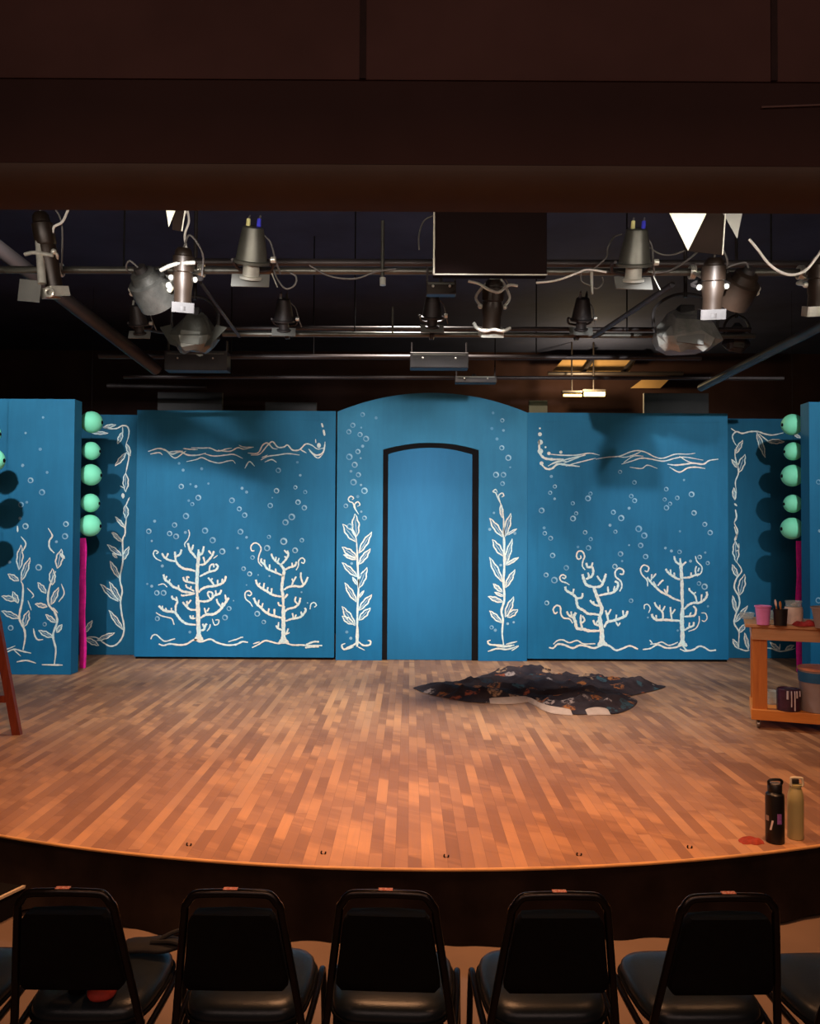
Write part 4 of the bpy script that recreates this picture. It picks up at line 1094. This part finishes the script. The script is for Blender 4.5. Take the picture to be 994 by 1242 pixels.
pipe(-60, 1080, 327, 331, YP, .024, M['pipe'], 'nearest bright horizontal pipe, lower of its pair, carrying the front lamps')
pipe(230, 1080, 318, 321, YP + .18, .026, M['pipe_d'], 'dull horizontal pipe running just above and behind the nearest one')
pipe(270, 915, 405, 407.6, YQ, .024, M['pipe'], 'second horizontal pipe back, carrying the small lamps')
pipe(270, 910, 398, 400, YQ + .2, .02, M['pipe_d'], 'thin dark pipe just above the second horizontal pipe')
pipe(120, 850, 432, 434, YS, .024, M['pipe_d'], 'third horizontal pipe back, above the long grey box light')
pipe(150, 950, 457, 459, YT, .02, M['pipe_d'], 'farthest horizontal pipe low above the blue flats')
pipe(130, 250, 468, 470, 10.8, .03, M['pipe_d'], 'short dark pipe above the grey masking panel at left')
pipe(-40, 190, 272, 448, 5.9, .06, M['pipe_d'], 'thick dark diagonal pipe sloping down behind the chrome lamp', 7.7)
pipe(1040, 850, 372, 470, 5.6, .04, M['pipe'], 'diagonal pipe sloping down toward the right coral flat', 8.4)
pipe(815, 720, 345, 408, 5.6, .02, M['pipe_d'], 'thin diagonal pipe below the silver lamp nearest the monitor', 6.9)
pipe(243, 290, 343, 408, 5.4, .012, M['pipe_d'], 'thin rod slanting down beside the round foil lamp', 6.4)
def drop(px, y0, y1, Y, r, mat, label):
    a, b = at(px, y0, Y), at(px, y1, Y); b.x = a.x
    return obj1(MB().cyl(a, b, r, None, 10), 'hanging_rod', mat, label, 'pipe', 'drop pipes')
z_c = 4.449
def drop_c(px, y1, Y, r, mat, label):
    b = at(px, y1, Y); b.z += .03; return obj1(MB().cyl(V((b.x, Y, z_c)), b, r, None, 10), 'hanging_rod', mat, label, 'pipe', 'drop pipes')
o = drop(464, 268, 345, YP - .04, .012, M['pipe'], 'pale upright rod rising from the nearest pipe left of the monitor')
MB().cyl(at(464, 337, YP - .04), at(464, 346, YP - .04), .02, None, 10).build('rod_end', M['chrome'], o)
drop(476, 372, 404, YQ - .03, .01, M['pipe'], 'short thin upright rod on the second pipe')
for px, Y, k in ((150, YP, 0), (560, YP, 1), (935, YP, 2), (430, YQ, 3), (760, YQ, 4), (380, YS, 5), (650, YS, 6), (600, YT, 7), (280, YT, 8)):
    py = {YP: 329, YQ: 406, YS: 433, YT: 458}[Y]
    drop_c(px, py, Y, .006, M['black'], ['dark hanger holding the nearest pipe above the round foil lamp', 'dark hanger holding the nearest pipe behind the monitor', 'dark hanger holding the nearest pipe by the white cable',
        'dark hanger of the second pipe left of centre', 'dark hanger of the second pipe right of centre', 'dark hanger of the third pipe left of centre', 'dark hanger of the third pipe right of centre', 'dark hanger of the farthest pipe over the arch', 'dark hanger of the farthest pipe over the left coral flat'][k])

def obox(m, c, d, sz):                 # box whose local y runs along d
    u, w = frame_of(V(d)); rot = Matrix((u, V(d).normalized(), w)).transposed()
    return m.box(c, sz, rot)
# silver cans with connectors on top and a plate at the lens
def can_lamp(px, py, Y, k, shell, label, tabs, lean=-.12, flap=True):
    YH = YP if Y < 6 else YQ
    Y = YH - .21 if abs(Y - YH) < .3 else Y
    o = empty('can_lamp', at(px, py, Y), 0, label, 'stage light', 'can lamps on the rig')
    d = V((lean, .42, -.9)).normalized()
    MB().lathe(-d * .2 * k, d, [(0, .05 * k), (.008 * k, .064 * k), (.10 * k, .082 * k), (.20 * k, .098 * k), (.205 * k, .112 * k), (.222 * k, .112 * k), (.226 * k, .09 * k)], 24).build('lamp_body', shell, o)
    MB().lathe(d * .026 * k, d, [(0, .05 * k), (.07 * k, .052 * k), (.075 * k, .07 * k), (.09 * k, .07 * k)], 20).build('lens_tube', M['chrome'] if k > .85 else shell, o)
    fp = d * .115 * k
    fb = MB(); obox(fb, fp + V((0, -.01, -.015)) * k, (0.06, -.92, .38), (.235 * k, .006, .095 * k)); fb.build('gel_plate', M['flap'], o, False)
    if flap:
        fb = MB(); obox(fb, fp + V((.15, .0, -.01)) * k, (.85, -.3, .4), (.006 * k, .006, .1 * k)); fb.build('side_flap', M['chrome'], o, False)
    for j, (tx, mt) in enumerate(tabs):
        c0 = -d * .2 * k + V((tx * k, -.01 * k, -.01 * k))
        q = MB().cyl(c0, c0 + V((.004, 0, .05)) * k, .014 * k, .012 * k, 10).build('connector', mt, o)
        q['label'] = 'yellow cable connector' if mt is M['yellow'] else 'blue cable connector' if mt is M['blue'] else 'pale cable connector'
        MB().cyl(c0 + V((.004, 0, .05)) * k, c0 + V((.01, .01, .075)) * k, .007 * k, .005 * k, 8).build('cable_stub', M['cable'], q)
    for s in (-1, 1):
        MB().tube([V((s * .118, .0, .0)) * k, V((s * .125, .05, .01)) * k, V((s * .10, .13, -.02)) * k, V((0, .15, -.03)) * k], .011 * k, 6, 4).build('yoke_arm', M['pipe_d'], o)
    MB().cyl(V((.12, .0, 0)) * k, V((.15, 0, 0)) * k, .02 * k, None, 10).build('yoke_knob', M['chrome'], o)
    hook(o, YH, V((0, .15, -.03)) * k)
    MB().tube([V((.05, -.02, .17)) * k, V((.11, .02, .12)) * k, V((.135, .06, .03)) * k, V((.16, .12, -.05)) * k], .006 * k, 6, 5).build('cable', M['cable'], o)
    return o
can_lamp(305, 315, YP - .17, 1.0, M['fx'], 'silver can lamp with yellow and blue connectors, between foil lamp and upright rod', ((-.03, M['yellow']), (.035, M['blue'])))
can_lamp(769, 318, YP - .17, 1.0, M['fx'], 'silver can lamp with yellow and blue connectors, nearest the monitor on its far side', ((-.03, M['yellow']), (.035, M['blue'])), .03)
tabs2 = ((-.03, M['chrome']), (.03, M['fx']))
can_lamp(344, 387, YQ - .15, .85, M['fx_d'], 'small dark can lamp with grey plate on the second pipe, far left one', tabs2, -.05, False)
can_lamp(524, 383, YQ - .15, .85, M['fx_d'], 'small dark can lamp on the second pipe below the tan box', tabs2, 0, False)
can_lamp(705, 386, YQ - .15, .85, M['fx_d'], 'small dark can lamp on the second pipe, far right one', tabs2, .02, False)
can_lamp(168, 392, YQ - .8, .7, M['fx_d'], 'tiny dark lamp with grey plate below the round foil lamp', tabs2, 0, False)

# long profile lamps
def profile_lamp(px, py, Y, d, shell, end, label, L=.5, r=.075, plate=None, clampv=(0, .16, .0)):
    o = empty('profile_lamp', at(px, py, Y), 0, label, 'stage light', 'profile lamps on the rig')
    d = V(d).normalized()
    MB().lathe(-d * L * .5, d, [(0, r * .55), (.02, r * .8), (L * .12, r * .85), (L * .14, r * 1.02), (L * .38, r * 1.02), (L * .40, r * .9)], 18).build('lamp_house', shell, o)
    b = MB().lathe(-d * L * .1, d, [(0, r * .92), (L * .12, r * 1.0), (L * .30, r * .84), (L * .55, r * .84)], 18).build('barrel', shell, o)
    ring = MB().lathe(d * L * .44, d, [(0, r * .86), (.004, r * 1.08), (.03, r * 1.08), (.034, r * .9)], 18).build('lens_ring', end, b)
    u, w = frame_of(d)
    m = MB()
    for s in (-1, 1): obox(m, d * L * .47 + u * s * r * .95, d, (.012, .06, r * 1.9))
    obox(m, d * L * .47 + w * r * .95, d, (r * 1.9, .06, .012))
    m.build('gel_holder', end, o, False)
    cv = V(clampv)
    MB().tube([u * r * 1.1, u * r * 1.5 + cv * .35, u * .02 + cv * .9, -u * r * 1.5 + cv * .35, -u * r * 1.1], .010, 6, 5).build('yoke', end, o)
    hook(o, YP, cv * .9, 'chrome')
    for s in (-1, 1): MB().sphere(u * s * r * 1.12, .018, 10, 6).build('yoke_knob', M['chrome'], o)
    MB().tube([-d * L * .5, -d * (L * .5 + .05) + V((.03, .02, .03)), -d * L * .4 + V((.10, .05, .02)), cv + V((.06, 0, 0))], .006, 6, 5).build('cable', M['cable'], o)
    if plate:
        (dx, dz, w_, h_, ry) = plate
        MB().box((dx, -.03, dz), (w_, .006, h_), Matrix.Rotation(R(ry), 3, 'Y')).build('gel_plate', M['flap'], o, False)
    return o
lp = profile_lamp(58, 308, YP - .22, (.14, .18, -1), M['fx_b'], M['chrome'], 'long lamp with bright bare metal side hanging at the far left of the rig', .50, .062, (-.095, -.24, .135, .135, 5), (-.02, .11, -.06))
MB().cyl((-.05, -.04, .22), (-.012, -.045, -.2), .022, .026, 12).build('bright_side_tube', M['chrome'], lp)
MB().torus((.035, -.05, -.255), (0, 1, 0), .024, .009, 16, 8).build('safety_ring', M['chrome'], lp)
MB().tube([V((-.26, 0, -.105)), V((-.1, -.02, -.11)), V((.0, -.03, -.10))], .018, 8, 3).build('side_arm', M['fx'], lp)
MB().tube([V((-.12, -.05, -.02)), V((-.05, -.06, -.012)), V((.06, -.06, -.03))], .012, 8, 3).build('handle_bar', M['chrome'], lp)
MB().tube([V((.04, -.03, .12)), V((.05, -.03, .16)), V((.1, -.03, .19)), V((.13, -.02, .27))], .008, 8, 4).build('cable', M['cable_w'], lp)
lp = profile_lamp(222, 338, YP - .36, (-.08, .25, -1), M['fx_b'], M['fx_d'], 'brown profile lamp hanging right beside the round foil lamp', .36, .062, None, (.02, .13, .06))
MB().tube([V((-.12, -.06, .03)), V((-.06, -.07, .055)), V((.0, -.07, .07)), V((.09, -.07, .075))], .012, 8, 3).build('handle_bar', M['chrome'], lp)
lp = profile_lamp(597, 372, YP + .27, (-.03, .35, -1), M['fx_b'], M['chrome'], 'brown profile lamp hanging below the monitor, bright clips at its lens', .36, .075, None, (0, -.08, .2))
MB().tube([V((-.17, -.08, .15)), V((-.10, -.09, .13)), V((-.04, -.1, .09)), V((.03, -.1, .07)), V((.10, -.09, .12)), V((.16, -.08, .12))], .01, 8, 4).build('handle_bar', M['chrome'], lp)
MB().tube([V((-.13, -.06, -.13)), V((-.11, -.09, -.17)), V((-.06, -.1, -.19)), V((0, -.1, -.18)), V((.06, -.1, -.19)), V((.11, -.08, -.165))], .012, 8, 4).build('lens_clip', M['chrome'], lp)
profile_lamp(864, 348, YP - .36, (.05, .3, -1), M['fx_b'], M['fx_d'], 'dark brown profile lamp with bright clips right of the hanging flaps', .34, .07, None, (0, .14, .1))
profile_lamp(993, 345, YP - .24, (.05, .3, -1), M['fx_b'], M['chrome'], 'brown profile lamp cut by the frame at the end of the nearest pipe', .34, .07, None, (0, .14, .08))

# big round lamps seen from the rear
def round_lamp(px, py, Y, d, r, label, shell, crook):
    o = empty('round_lamp', at(px, py, Y), 0, label, 'stage light', 'round lamps on the rig')
    d = V(d).normalized()
    MB().lathe(-d * r * 1.1, d, [(0, r * .45), (.012, r * .62), (r * .5, r * .72), (r * .55, r * .95), (r * 1.2, r), (r * 1.9, r * .98), (r * 1.92, r * .88)], 24).build('lamp_body', shell, o)
    MB().lathe(-d * r * 1.35, d, [(0, r * .3), (r * .3, r * .36)], 16).build('rear_cap', M['fx_d'], o)
    u, w = frame_of(d)
    MB().tube([u * r * 1.12 * math.cos(a) - w * r * 1.12 * math.sin(a) for a in [R(-10 + 200 * q / 12) for q in range(13)]], .016, 8, 2).build('yoke', M['chrome'], o)
    for s in (-1, 1): MB().sphere(u * s * r * 1.1 - d * .02, .022, 12, 8).build('yoke_knob', M['chrome'], o)
    hook(o, YP, -w * r * 1.12)
    MB().tube([-d * r * 1.2, -d * r * 1.5 + V((-.05, 0, .02)), V((-.13, -.05, .1)), V(crook) + V((-.03, 0, .02))], .006, 6, 5).build('cable', M['cable'], o)
    return o
round_lamp(184, 352, YP - .18, (.25, .75, -.65), .125, 'large round grey lamp on the nearest pipe, with bright knobs', M['foil'], (-.02, .2, .11))
round_lamp(895, 352, YP - .18, (-.2, .72, -.66), .115, 'large round brown lamp with blue-grey yoke next to the hanging white cable', M['fx_b'], (.04, .2, .1))

# square flood lamps with foil
def flood_lamp(px, py, Y, w, h, label, shell, seed, doors):
    o = empty('flood_lamp', at(px, py, Y), 0, label, 'stage light', 'flood lamps on the rig')
    m = MB(); rr = []
    for z, k in ((h * .5, .35), (h * .42, .55), (h * .15, .86), (-h * .15, 1.0), (-h * .38, .86), (-h * .5, .62)):
        rr.append([V((x * k * (1 + .3 * noise.noise(V((x * 9 + seed, y * 9, z * 9)))), y * k, z + .06 * noise.noise(V((x * 7, y * 7 + seed, z * 8))))) for x, y in supere(w / 2, w * .33, 3.2, 13)])
    m.rings(rr); m.build('lamp_shell', shell, o, False)
    MB().box((0, .0, h * .56), (w * .24, w * .2, h * .25)).build('lamp_cap', M['fx_d'], o, False, .008)
    MB().tube([V((-w * .5, 0, 0)), V((-w * .5, 0, h * .6)), V((-w * .2, 0, h * .95)), V((w * .2, 0, h * .95)), V((w * .5, 0, h * .6)), V((w * .5, 0, 0))], .012, 6, 4).build('yoke', M['fx_d'], o)
    MB().cyl((0, 0, h * .9), (0, 0, z_c - o.location.z), .014, None, 10).build('hanging_rod', M['fx_d'], o)
    for s in doors:
        q = MB(); q.plate([V((s * w * .28, -w * .3, -h * .46)), V((s * w * .44, -w * .32, -h * .40)), V((s * w * .74, -w * .1, h * .12)), V((s * w * .5, -w * .1, h * .2))], (s * .3, -1, 0), .005)
        q.build('barn_door', shell, o, False)
    MB().box((-w * .02, -w * .3, -h * .2), (w * .42, .01, h * .34), Matrix.Rotation(R(6), 3, 'Y')).build('foil_patch', M['flap'] if shell is M['foil_b'] else M['fx'], o, False)
    return o
flood_lamp(831, 404, 6.2, .47, .30, 'big flood lamp wrapped in crumpled grey foil above the right coral flat', M['foil_b'], 2.0, ())
flood_lamp(236, 404, 6.2, .34, .28, 'flood lamp with open side flaps hanging below the round grey lamp', M['fx'], 5.0, (-1, 1))
flood_lamp(893, 412, 7.4, .22, .22, 'small dark lamp in shadow beside the big foil flood lamp', M['fx_d'], 7.0, ())

# box lights
def box_light(px0, px1, py0, py1, Y, depth, mat, label, cat='stage light'):
    a, b = at(px0, py0, Y), at(px1, py1, Y)
    o = empty('box_light', ((a.x + b.x) / 2, Y, (a.z + b.z) / 2), 0, label, cat, 'box lights on the rig' if cat == 'stage light' else None)
    w, h = b.x - a.x, a.z - b.z
    m = MB(); m.rings([[V((-w / 2 * k, y, -h / 2 * q)), V((w / 2 * k, y, -h / 2 * q)), V((w / 2 * k, y, h / 2)), V((-w / 2 * k, y, h / 2))] for y, k, q in ((0, 1, 1), (depth * .6, 1, 1), (depth, .9, .6))])
    m.build('housing', mat, o, False, .006)
    MB().box((0, -.004, h * .34), (w * .9, .008, .012)).build('housing_lip', M['fx'], o, False)
    hook(o, YS if abs(Y - YS) < .5 else YT if abs(Y - YT) < .5 else YP, (0, depth * .6, h * .5))
    for s in (-1, 1):
        MB().box((s * w * .47, depth * .3, h * .5 + .05), (.012, .03, .11)).build('hanger_strap', M['pipe_d'], o, False)
        MB().sphere((s * w * .28, -.012, h * .1), .009, 8, 6).build('thumb_screw', M['chrome'], o)
    return o
box_light(199, 275, 425, 449, YS - .31, .25, M['fx_d'], 'wide grey box light below the flapped flood lamp')
box_light(497, 568, 427, 446, YS - .31, .25, M['fx_d'], 'wide grey box light hanging below the second pipe at centre')
box_light(552, 602, 456, 464, YT - .27, .2, M['fx_d'], 'dim dark box light just above the arch')
box_light(517, 553, 341.5, 356.5, YP - .1, .12, M['fx_b'], 'small tan junction box on the nearest pipe beside the monitor foot', 'junction box')

# lamps with barn doors hanging just behind the soffit
def barn_lamp(px, py, Y, front, side, other, label):
    k = Y / F
    o = empty('barn_door_lamp', at(px, py, Y), 0, label, 'stage light', 'barn door lamps behind the soffit')
    L = lambda P, dy: [V(((x - px) * k, dy + (q - 1) * .0, (py - y) * k)) for q, (x, y) in enumerate(P)]
    top = 0.27
    MB().lathe((0.02, .10, top + .26), V((0, -.25, -1)), [(0, .07), (.02, .1), (.2, .12), (.24, .12)], 20).build('lamp_body', M['fx_d'], o)
    MB().cyl((0.02, .12, top + .24), (0.02, .12, z_c - o.location.z), .014, None, 10).build('hanger', M['pipe_d'], o)
    def flap(P, dy, mt, lb):
        q = L(P, dy)
        for p in q: p.y += p.z * .25            # flaps flare toward the lens
        m = MB(); m.plate(q, (0, -1, 0), .003)
        f = m.build('barn_flap', mt, o, False); f['label'] = lb
        return f
    f = flap(front, 0, M['fx_dark'], 'dark front flap')
    flap(side, -.008, M['white'], 'white triangular flap')
    flap(other, -.004, M['flap'], 'grey triangular flap')
    q = L(front[1:3], -.006)
    for p in q: p.y += p.z * .25
    MB().tube(q, .003, 6, 0).build('flap_edge', M['chrome'], f)
    return o
barn_lamp(855, 306, 3.6, [(834, 305), (875, 310), (887, 236), (850, 236)], [(833, 305), (870, 236), (808, 236)], [(895, 288), (910, 236), (880, 250)], 'lamp whose bright white triangular flap hangs from the soffit near the white cable')
barn_lamp(214, 280, 3.6, [(209, 279), (221, 281), (224, 236), (206, 236)], [(205, 276), (216, 236), (196, 236)], [(223, 262), (229, 236), (222, 240)], 'lamp with a small pale triangular flap hanging from the soffit above the round grey lamp')

# monitor
mo_a, mo_b = at(525.5, 235, 4.5), at(663, 334.5, 4.5)
mo = empty('flat_monitor', ((mo_a.x + mo_b.x) / 2, 4.5, mo_b.z), 0, 'flat black monitor hanging in the middle behind the soffit', 'monitor')
w, h = mo_b.x - mo_a.x, mo_a.z - mo_b.z
MB().box((0, .03, h / 2), (w, .06, h)).build('screen_case', plain('screen_black', srgb(15, 6, 5), .85, 0, 3, .2, 0, .05), mo, False, .004)
m = MB(); m.box((-w / 2 + .004, -.003, h / 2), (.009, .006, h)); m.box((0, -.003, .004), (w, .006, .007))
m.build('bezel', plain('pale_bezel', srgb(150, 140, 124), 0.4), mo, False)['label'] = 'pale bezel edge'
MB().cyl((0, .08, h * .6), (0, .08, z_c - mo_b.z), .03, None, 12).build('ceiling_mount', M['pipe_d'], mo)
MB().box((0, .072, h * .55), (.2, .03, .2)).build('mount_plate', M['pipe_d'], mo, False)

# cables
def cable(pts, Y, r, mat, label, dy=None):
    P = [at(x, y, Y + (dy[i] if dy else 0)) for i, (x, y) in enumerate(pts)]
    return obj1(MB().tube(P, r, 8, 7), 'hanging_cable', mat, label, 'cable', 'cables of the lighting rig')
cable([(908, 290), (918, 302), (934, 322), (955, 333), (975, 329), (990, 312), (1000, 296)], YP - .55, .008, M['cable_w'], 'white cable sagging in a loop beside the round brown lamp')
cable([(330, 322), (336, 338), (346, 350), (357, 346), (359, 336), (352, 331)], YP - .06, .006, M['cable'], 'grey cable coiled beside the silver can lamp, monitor\'s near side')
cable([(375, 322), (400, 335), (430, 338), (455, 330), (480, 326)], YP - .05, .006, M['cable'], 'grey cable drooping along the nearest pipe left of the upright rod')
cable([(508, 303), (508, 285), (514, 268), (528, 260)], YP - .1, .005, M['cable'], 'thin cable arching up behind the monitor edge')
cable([(650, 343), (675, 340), (700, 331), (712, 327), (735, 330)], YP - .06, .007, M['cable_w'], 'pale cable running from below the monitor along the pipe')
cable([(704, 330), (705, 341), (714, 346), (724, 350), (731, 343), (730, 336)], YP - .05, .005, M['cable'], 'thin cable looped under the pipe by the second silver can lamp')
cable([(720, 326), (735, 312), (737, 300), (744, 288), (754, 284)], YP - .1, .005, M['cable'], 'thin cable looping up to the second silver can lamp')
cable([(787, 300), (800, 308), (815, 309), (830, 304)], YP - .1, .005, M['cable'], 'thin cable hanging between the second can lamp and the white flap')
cable([(790, 332), (812, 328), (830, 318), (845, 306)], YP - .06, .007, M['cable'], 'grey cable rising along the pipe below the white flap')
cable([(226, 250), (229, 268), (224, 285), (226, 302)], YP - .3, .007, M['cable_w'], 'pale cable dropping beside the small pale flap')
o = obj1(MB().cyl(at(717, 330, YP - .05), at(718, 357, YP - .05), .011, .007, 8), 'hanging_handle', M['chrome'], 'short bright handle hanging under the pipe by the second can lamp', 'pin')  # short bright handle under the pipe

# work lamps glowing at the back and tan boards standing in for lit ceiling
def glow(name, c, s):
    t = NT(name); v = t.coord()
    cc = t.ramp(t.noise(v, 6), [(0.3, scale_c(c, .9)), (0.7, c)])
    t.link(cc, t.b.inputs['Emission Color']); t.b.inputs['Emission Strength'].default_value = s
    return t.set(cc, .5)
M['tube'] = glow('warm_lamp_tube', (1.0, .74, .26, 1), 3.2)
M['lit_patch'] = plain('lit_ceiling_tan', srgb(176, 136, 84), 0.7, 0, 3, 0.15)  # warm tan stands in for lamplight on the ceiling
for x0, x1, py, lb in ((683, 705, 479.5, 'smaller glowing warm lamp low on the back wall, beside the brighter one'), (708, 733, 478, 'brightest glowing warm lamp low on the back wall')):
    a, b = at(x0, py, 12.2), at(x1, py, 12.2)
    o = empty('work_lamp', ((a.x + b.x) / 2, 12.2, a.z), 0, lb, 'lamp', 'glowing work lamps')
    L = b.x - a.x
    MB().cyl((-L / 2, 0, 0), (L / 2, 0, 0), .035 if x0 > 700 else .018, None, 12).build('glowing_tube', M['tube'], o)
    MB().box((0, .06, .06), (L * 1.1, .1, .03)).build('lamp_housing', M['fx_d'], o, False)
    MB().cyl((0, .06, .07), (0, .06, z_c - a.z), .012, None, 8).build('hanger', M['pipe_d'], o)
def lit_patch(pts, Y, label):
    m = MB(); m.plate([at(x, y, Y) for x, y in pts], (0, -1, 0), .02)
    return obj1(m, 'ceiling_board', M['lit_patch'], label, 'board', 'boards standing in for lamp-lit ceiling', False)
lit_patch([(668, 452), (684, 434), (772, 434), (762, 452)], 12.6, 'larger tan board standing in for a lamp-lit patch of ceiling')
lit_patch([(764, 471), (780, 459), (812, 459), (800, 471)], 12.6, 'smaller tan board standing in for a lamp-lit patch of ceiling')
for a, b, lb in (((722, 431), (706, 453), 'dark strut crossing the larger tan board'), ((768, 436), (754, 452), 'bright thin strut at the edge of the larger tan board'), ((664, 453), (828, 453), 'dark ledge under the larger tan board')):
    obj1(MB().cyl(at(*a, 12.4 if a[0] == 664 else 12.5), at(*b, 12.4 if a[0] == 664 else 12.5), .03, None, 8), 'hanging_strut', M['pipe_d'], lb, 'strut', 'struts before the lit boards')
# ================================================================== light
def spot(name, loc, tgt, power, color, size=60, blend=0.4, radius=0.05):
    d = bpy.data.lights.new(name, 'SPOT'); d.energy = power; d.color = color
    d.spot_size = R(size); d.spot_blend = blend; d.shadow_soft_size = radius
    o = bpy.data.objects.new(name, d); col.objects.link(o)
    o.location = loc; o.rotation_euler = (V(tgt) - V(loc)).to_track_quat('-Z', 'Y').to_euler()
    return o
def point(name, loc, power, color, radius=0.1):
    d = bpy.data.lights.new(name, 'POINT'); d.energy = power; d.color = color; d.shadow_soft_size = radius
    o = bpy.data.objects.new(name, d); col.objects.link(o); o.location = loc
    return o
WARM = (1.0, .66, .44); AMB = (1.0, .48, .22); COOL = (.92, .96, 1.0); NEUT = (1.0, .90, .78)
spot('side_key_light', (-3.2, 5.1, 3.96), (-3.9, 10.3, 1.4), 660, COOL, 50, .5, .035)
spot('side_key_light', (3.75, 5.1, 3.92), (4.4, 10.3, 1.4), 450, COOL, 50, .5, .035)
spot('flat_wash_light', (-1.24, 3.72, 3.05), (-1.7, 10.3, 1.5), 640, COOL, 44, .5, .08)
spot('flat_wash_light', (1.61, 3.72, 3.05), (1.95, 10.3, 1.5), 670, COOL, 44, .5, .018)
spot('centre_wash_light', (0.2, 3.25, 2.88), (0.25, 10.3, 1.8), 570, COOL, 31, .6, .10)
spot('front_amber_light', (-0.2, 3.9, 3.4), (-0.1, 4.6, 0), 530, AMB, 86, 1.0, .15)
spot('front_amber_light', (1.9, 3.9, 3.4), (1.7, 4.8, 0), 310, AMB, 86, 1.0, .15)
spot('front_amber_light', (-2.2, 3.9, 3.4), (-2.2, 5.0, 0), 310, AMB, 86, 1.0, .15)
spot('stage_top_light', (0.0, 7.6, 4.3), (0.0, 8.0, 0), 900, (1, .93, .86), 104, .8, .14)
spot('house_light', (0.3, 0.5, 3.1), (0.3, 2.9, -.35), 22, WARM, 100, 1.0, .12)
def area(name, loc, tgt, power, color, sx, sy, spread=180):
    d = bpy.data.lights.new(name, 'AREA'); d.energy = power; d.color = color; d.shape = 'RECTANGLE'; d.size = sx; d.size_y = sy; d.spread = R(spread)
    o = bpy.data.objects.new(name, d); col.objects.link(o)
    o.location = loc; o.rotation_euler = (V(tgt) - V(loc)).to_track_quat('-Z', 'Y').to_euler()
    return o
area('house_fill_light', (0, -2.6, 3.6), (0, 3, 2.8), 60, (1, .70, .60), 7, 1.2)  # added fill from behind, lifting the soffit face and dark fixtures
area('rig_fill_light', (0, 3.3, 2.9), (0, 6, 3.25), 30, (1, .93, .84), 5.6, .1, 110)  # added fill so the rig fixtures show from the front
area('seat_sheen_light', (0, 1.0, 2.85), (0, 1.35, 0), 42, (1, .48, .27), 4.5, .12)  # added wide lamp giving the seats their warm sheen
spot('bench_fill_light', (0.6, 3.6, 3.0), (3.4, 6.8, .5), 70, (1, .8, .6), 34, 1.0, .1)  # added fill for the dim workbench
point('work_lamp_glow', at(718, 470, 11.9), 75, (1, .75, .4), .05)
scn.world = bpy.data.worlds.new('dim_air'); scn.world.use_nodes = True
scn.world.node_tree.nodes['Background'].inputs[0].default_value = (.6, .5, .45, 1)
scn.world.node_tree.nodes['Background'].inputs[1].default_value = 0.0
scn.view_settings.view_transform = 'Standard'
scn.view_settings.look = 'None'
scn.view_settings.exposure = 0.0
scn.view_settings.gamma = 1.0
scn.cycles.use_denoising = True
scn.cycles.max_bounces = 6
scn.cycles.sample_clamp_indirect = 4.0
bpy.context.view_layer.update()
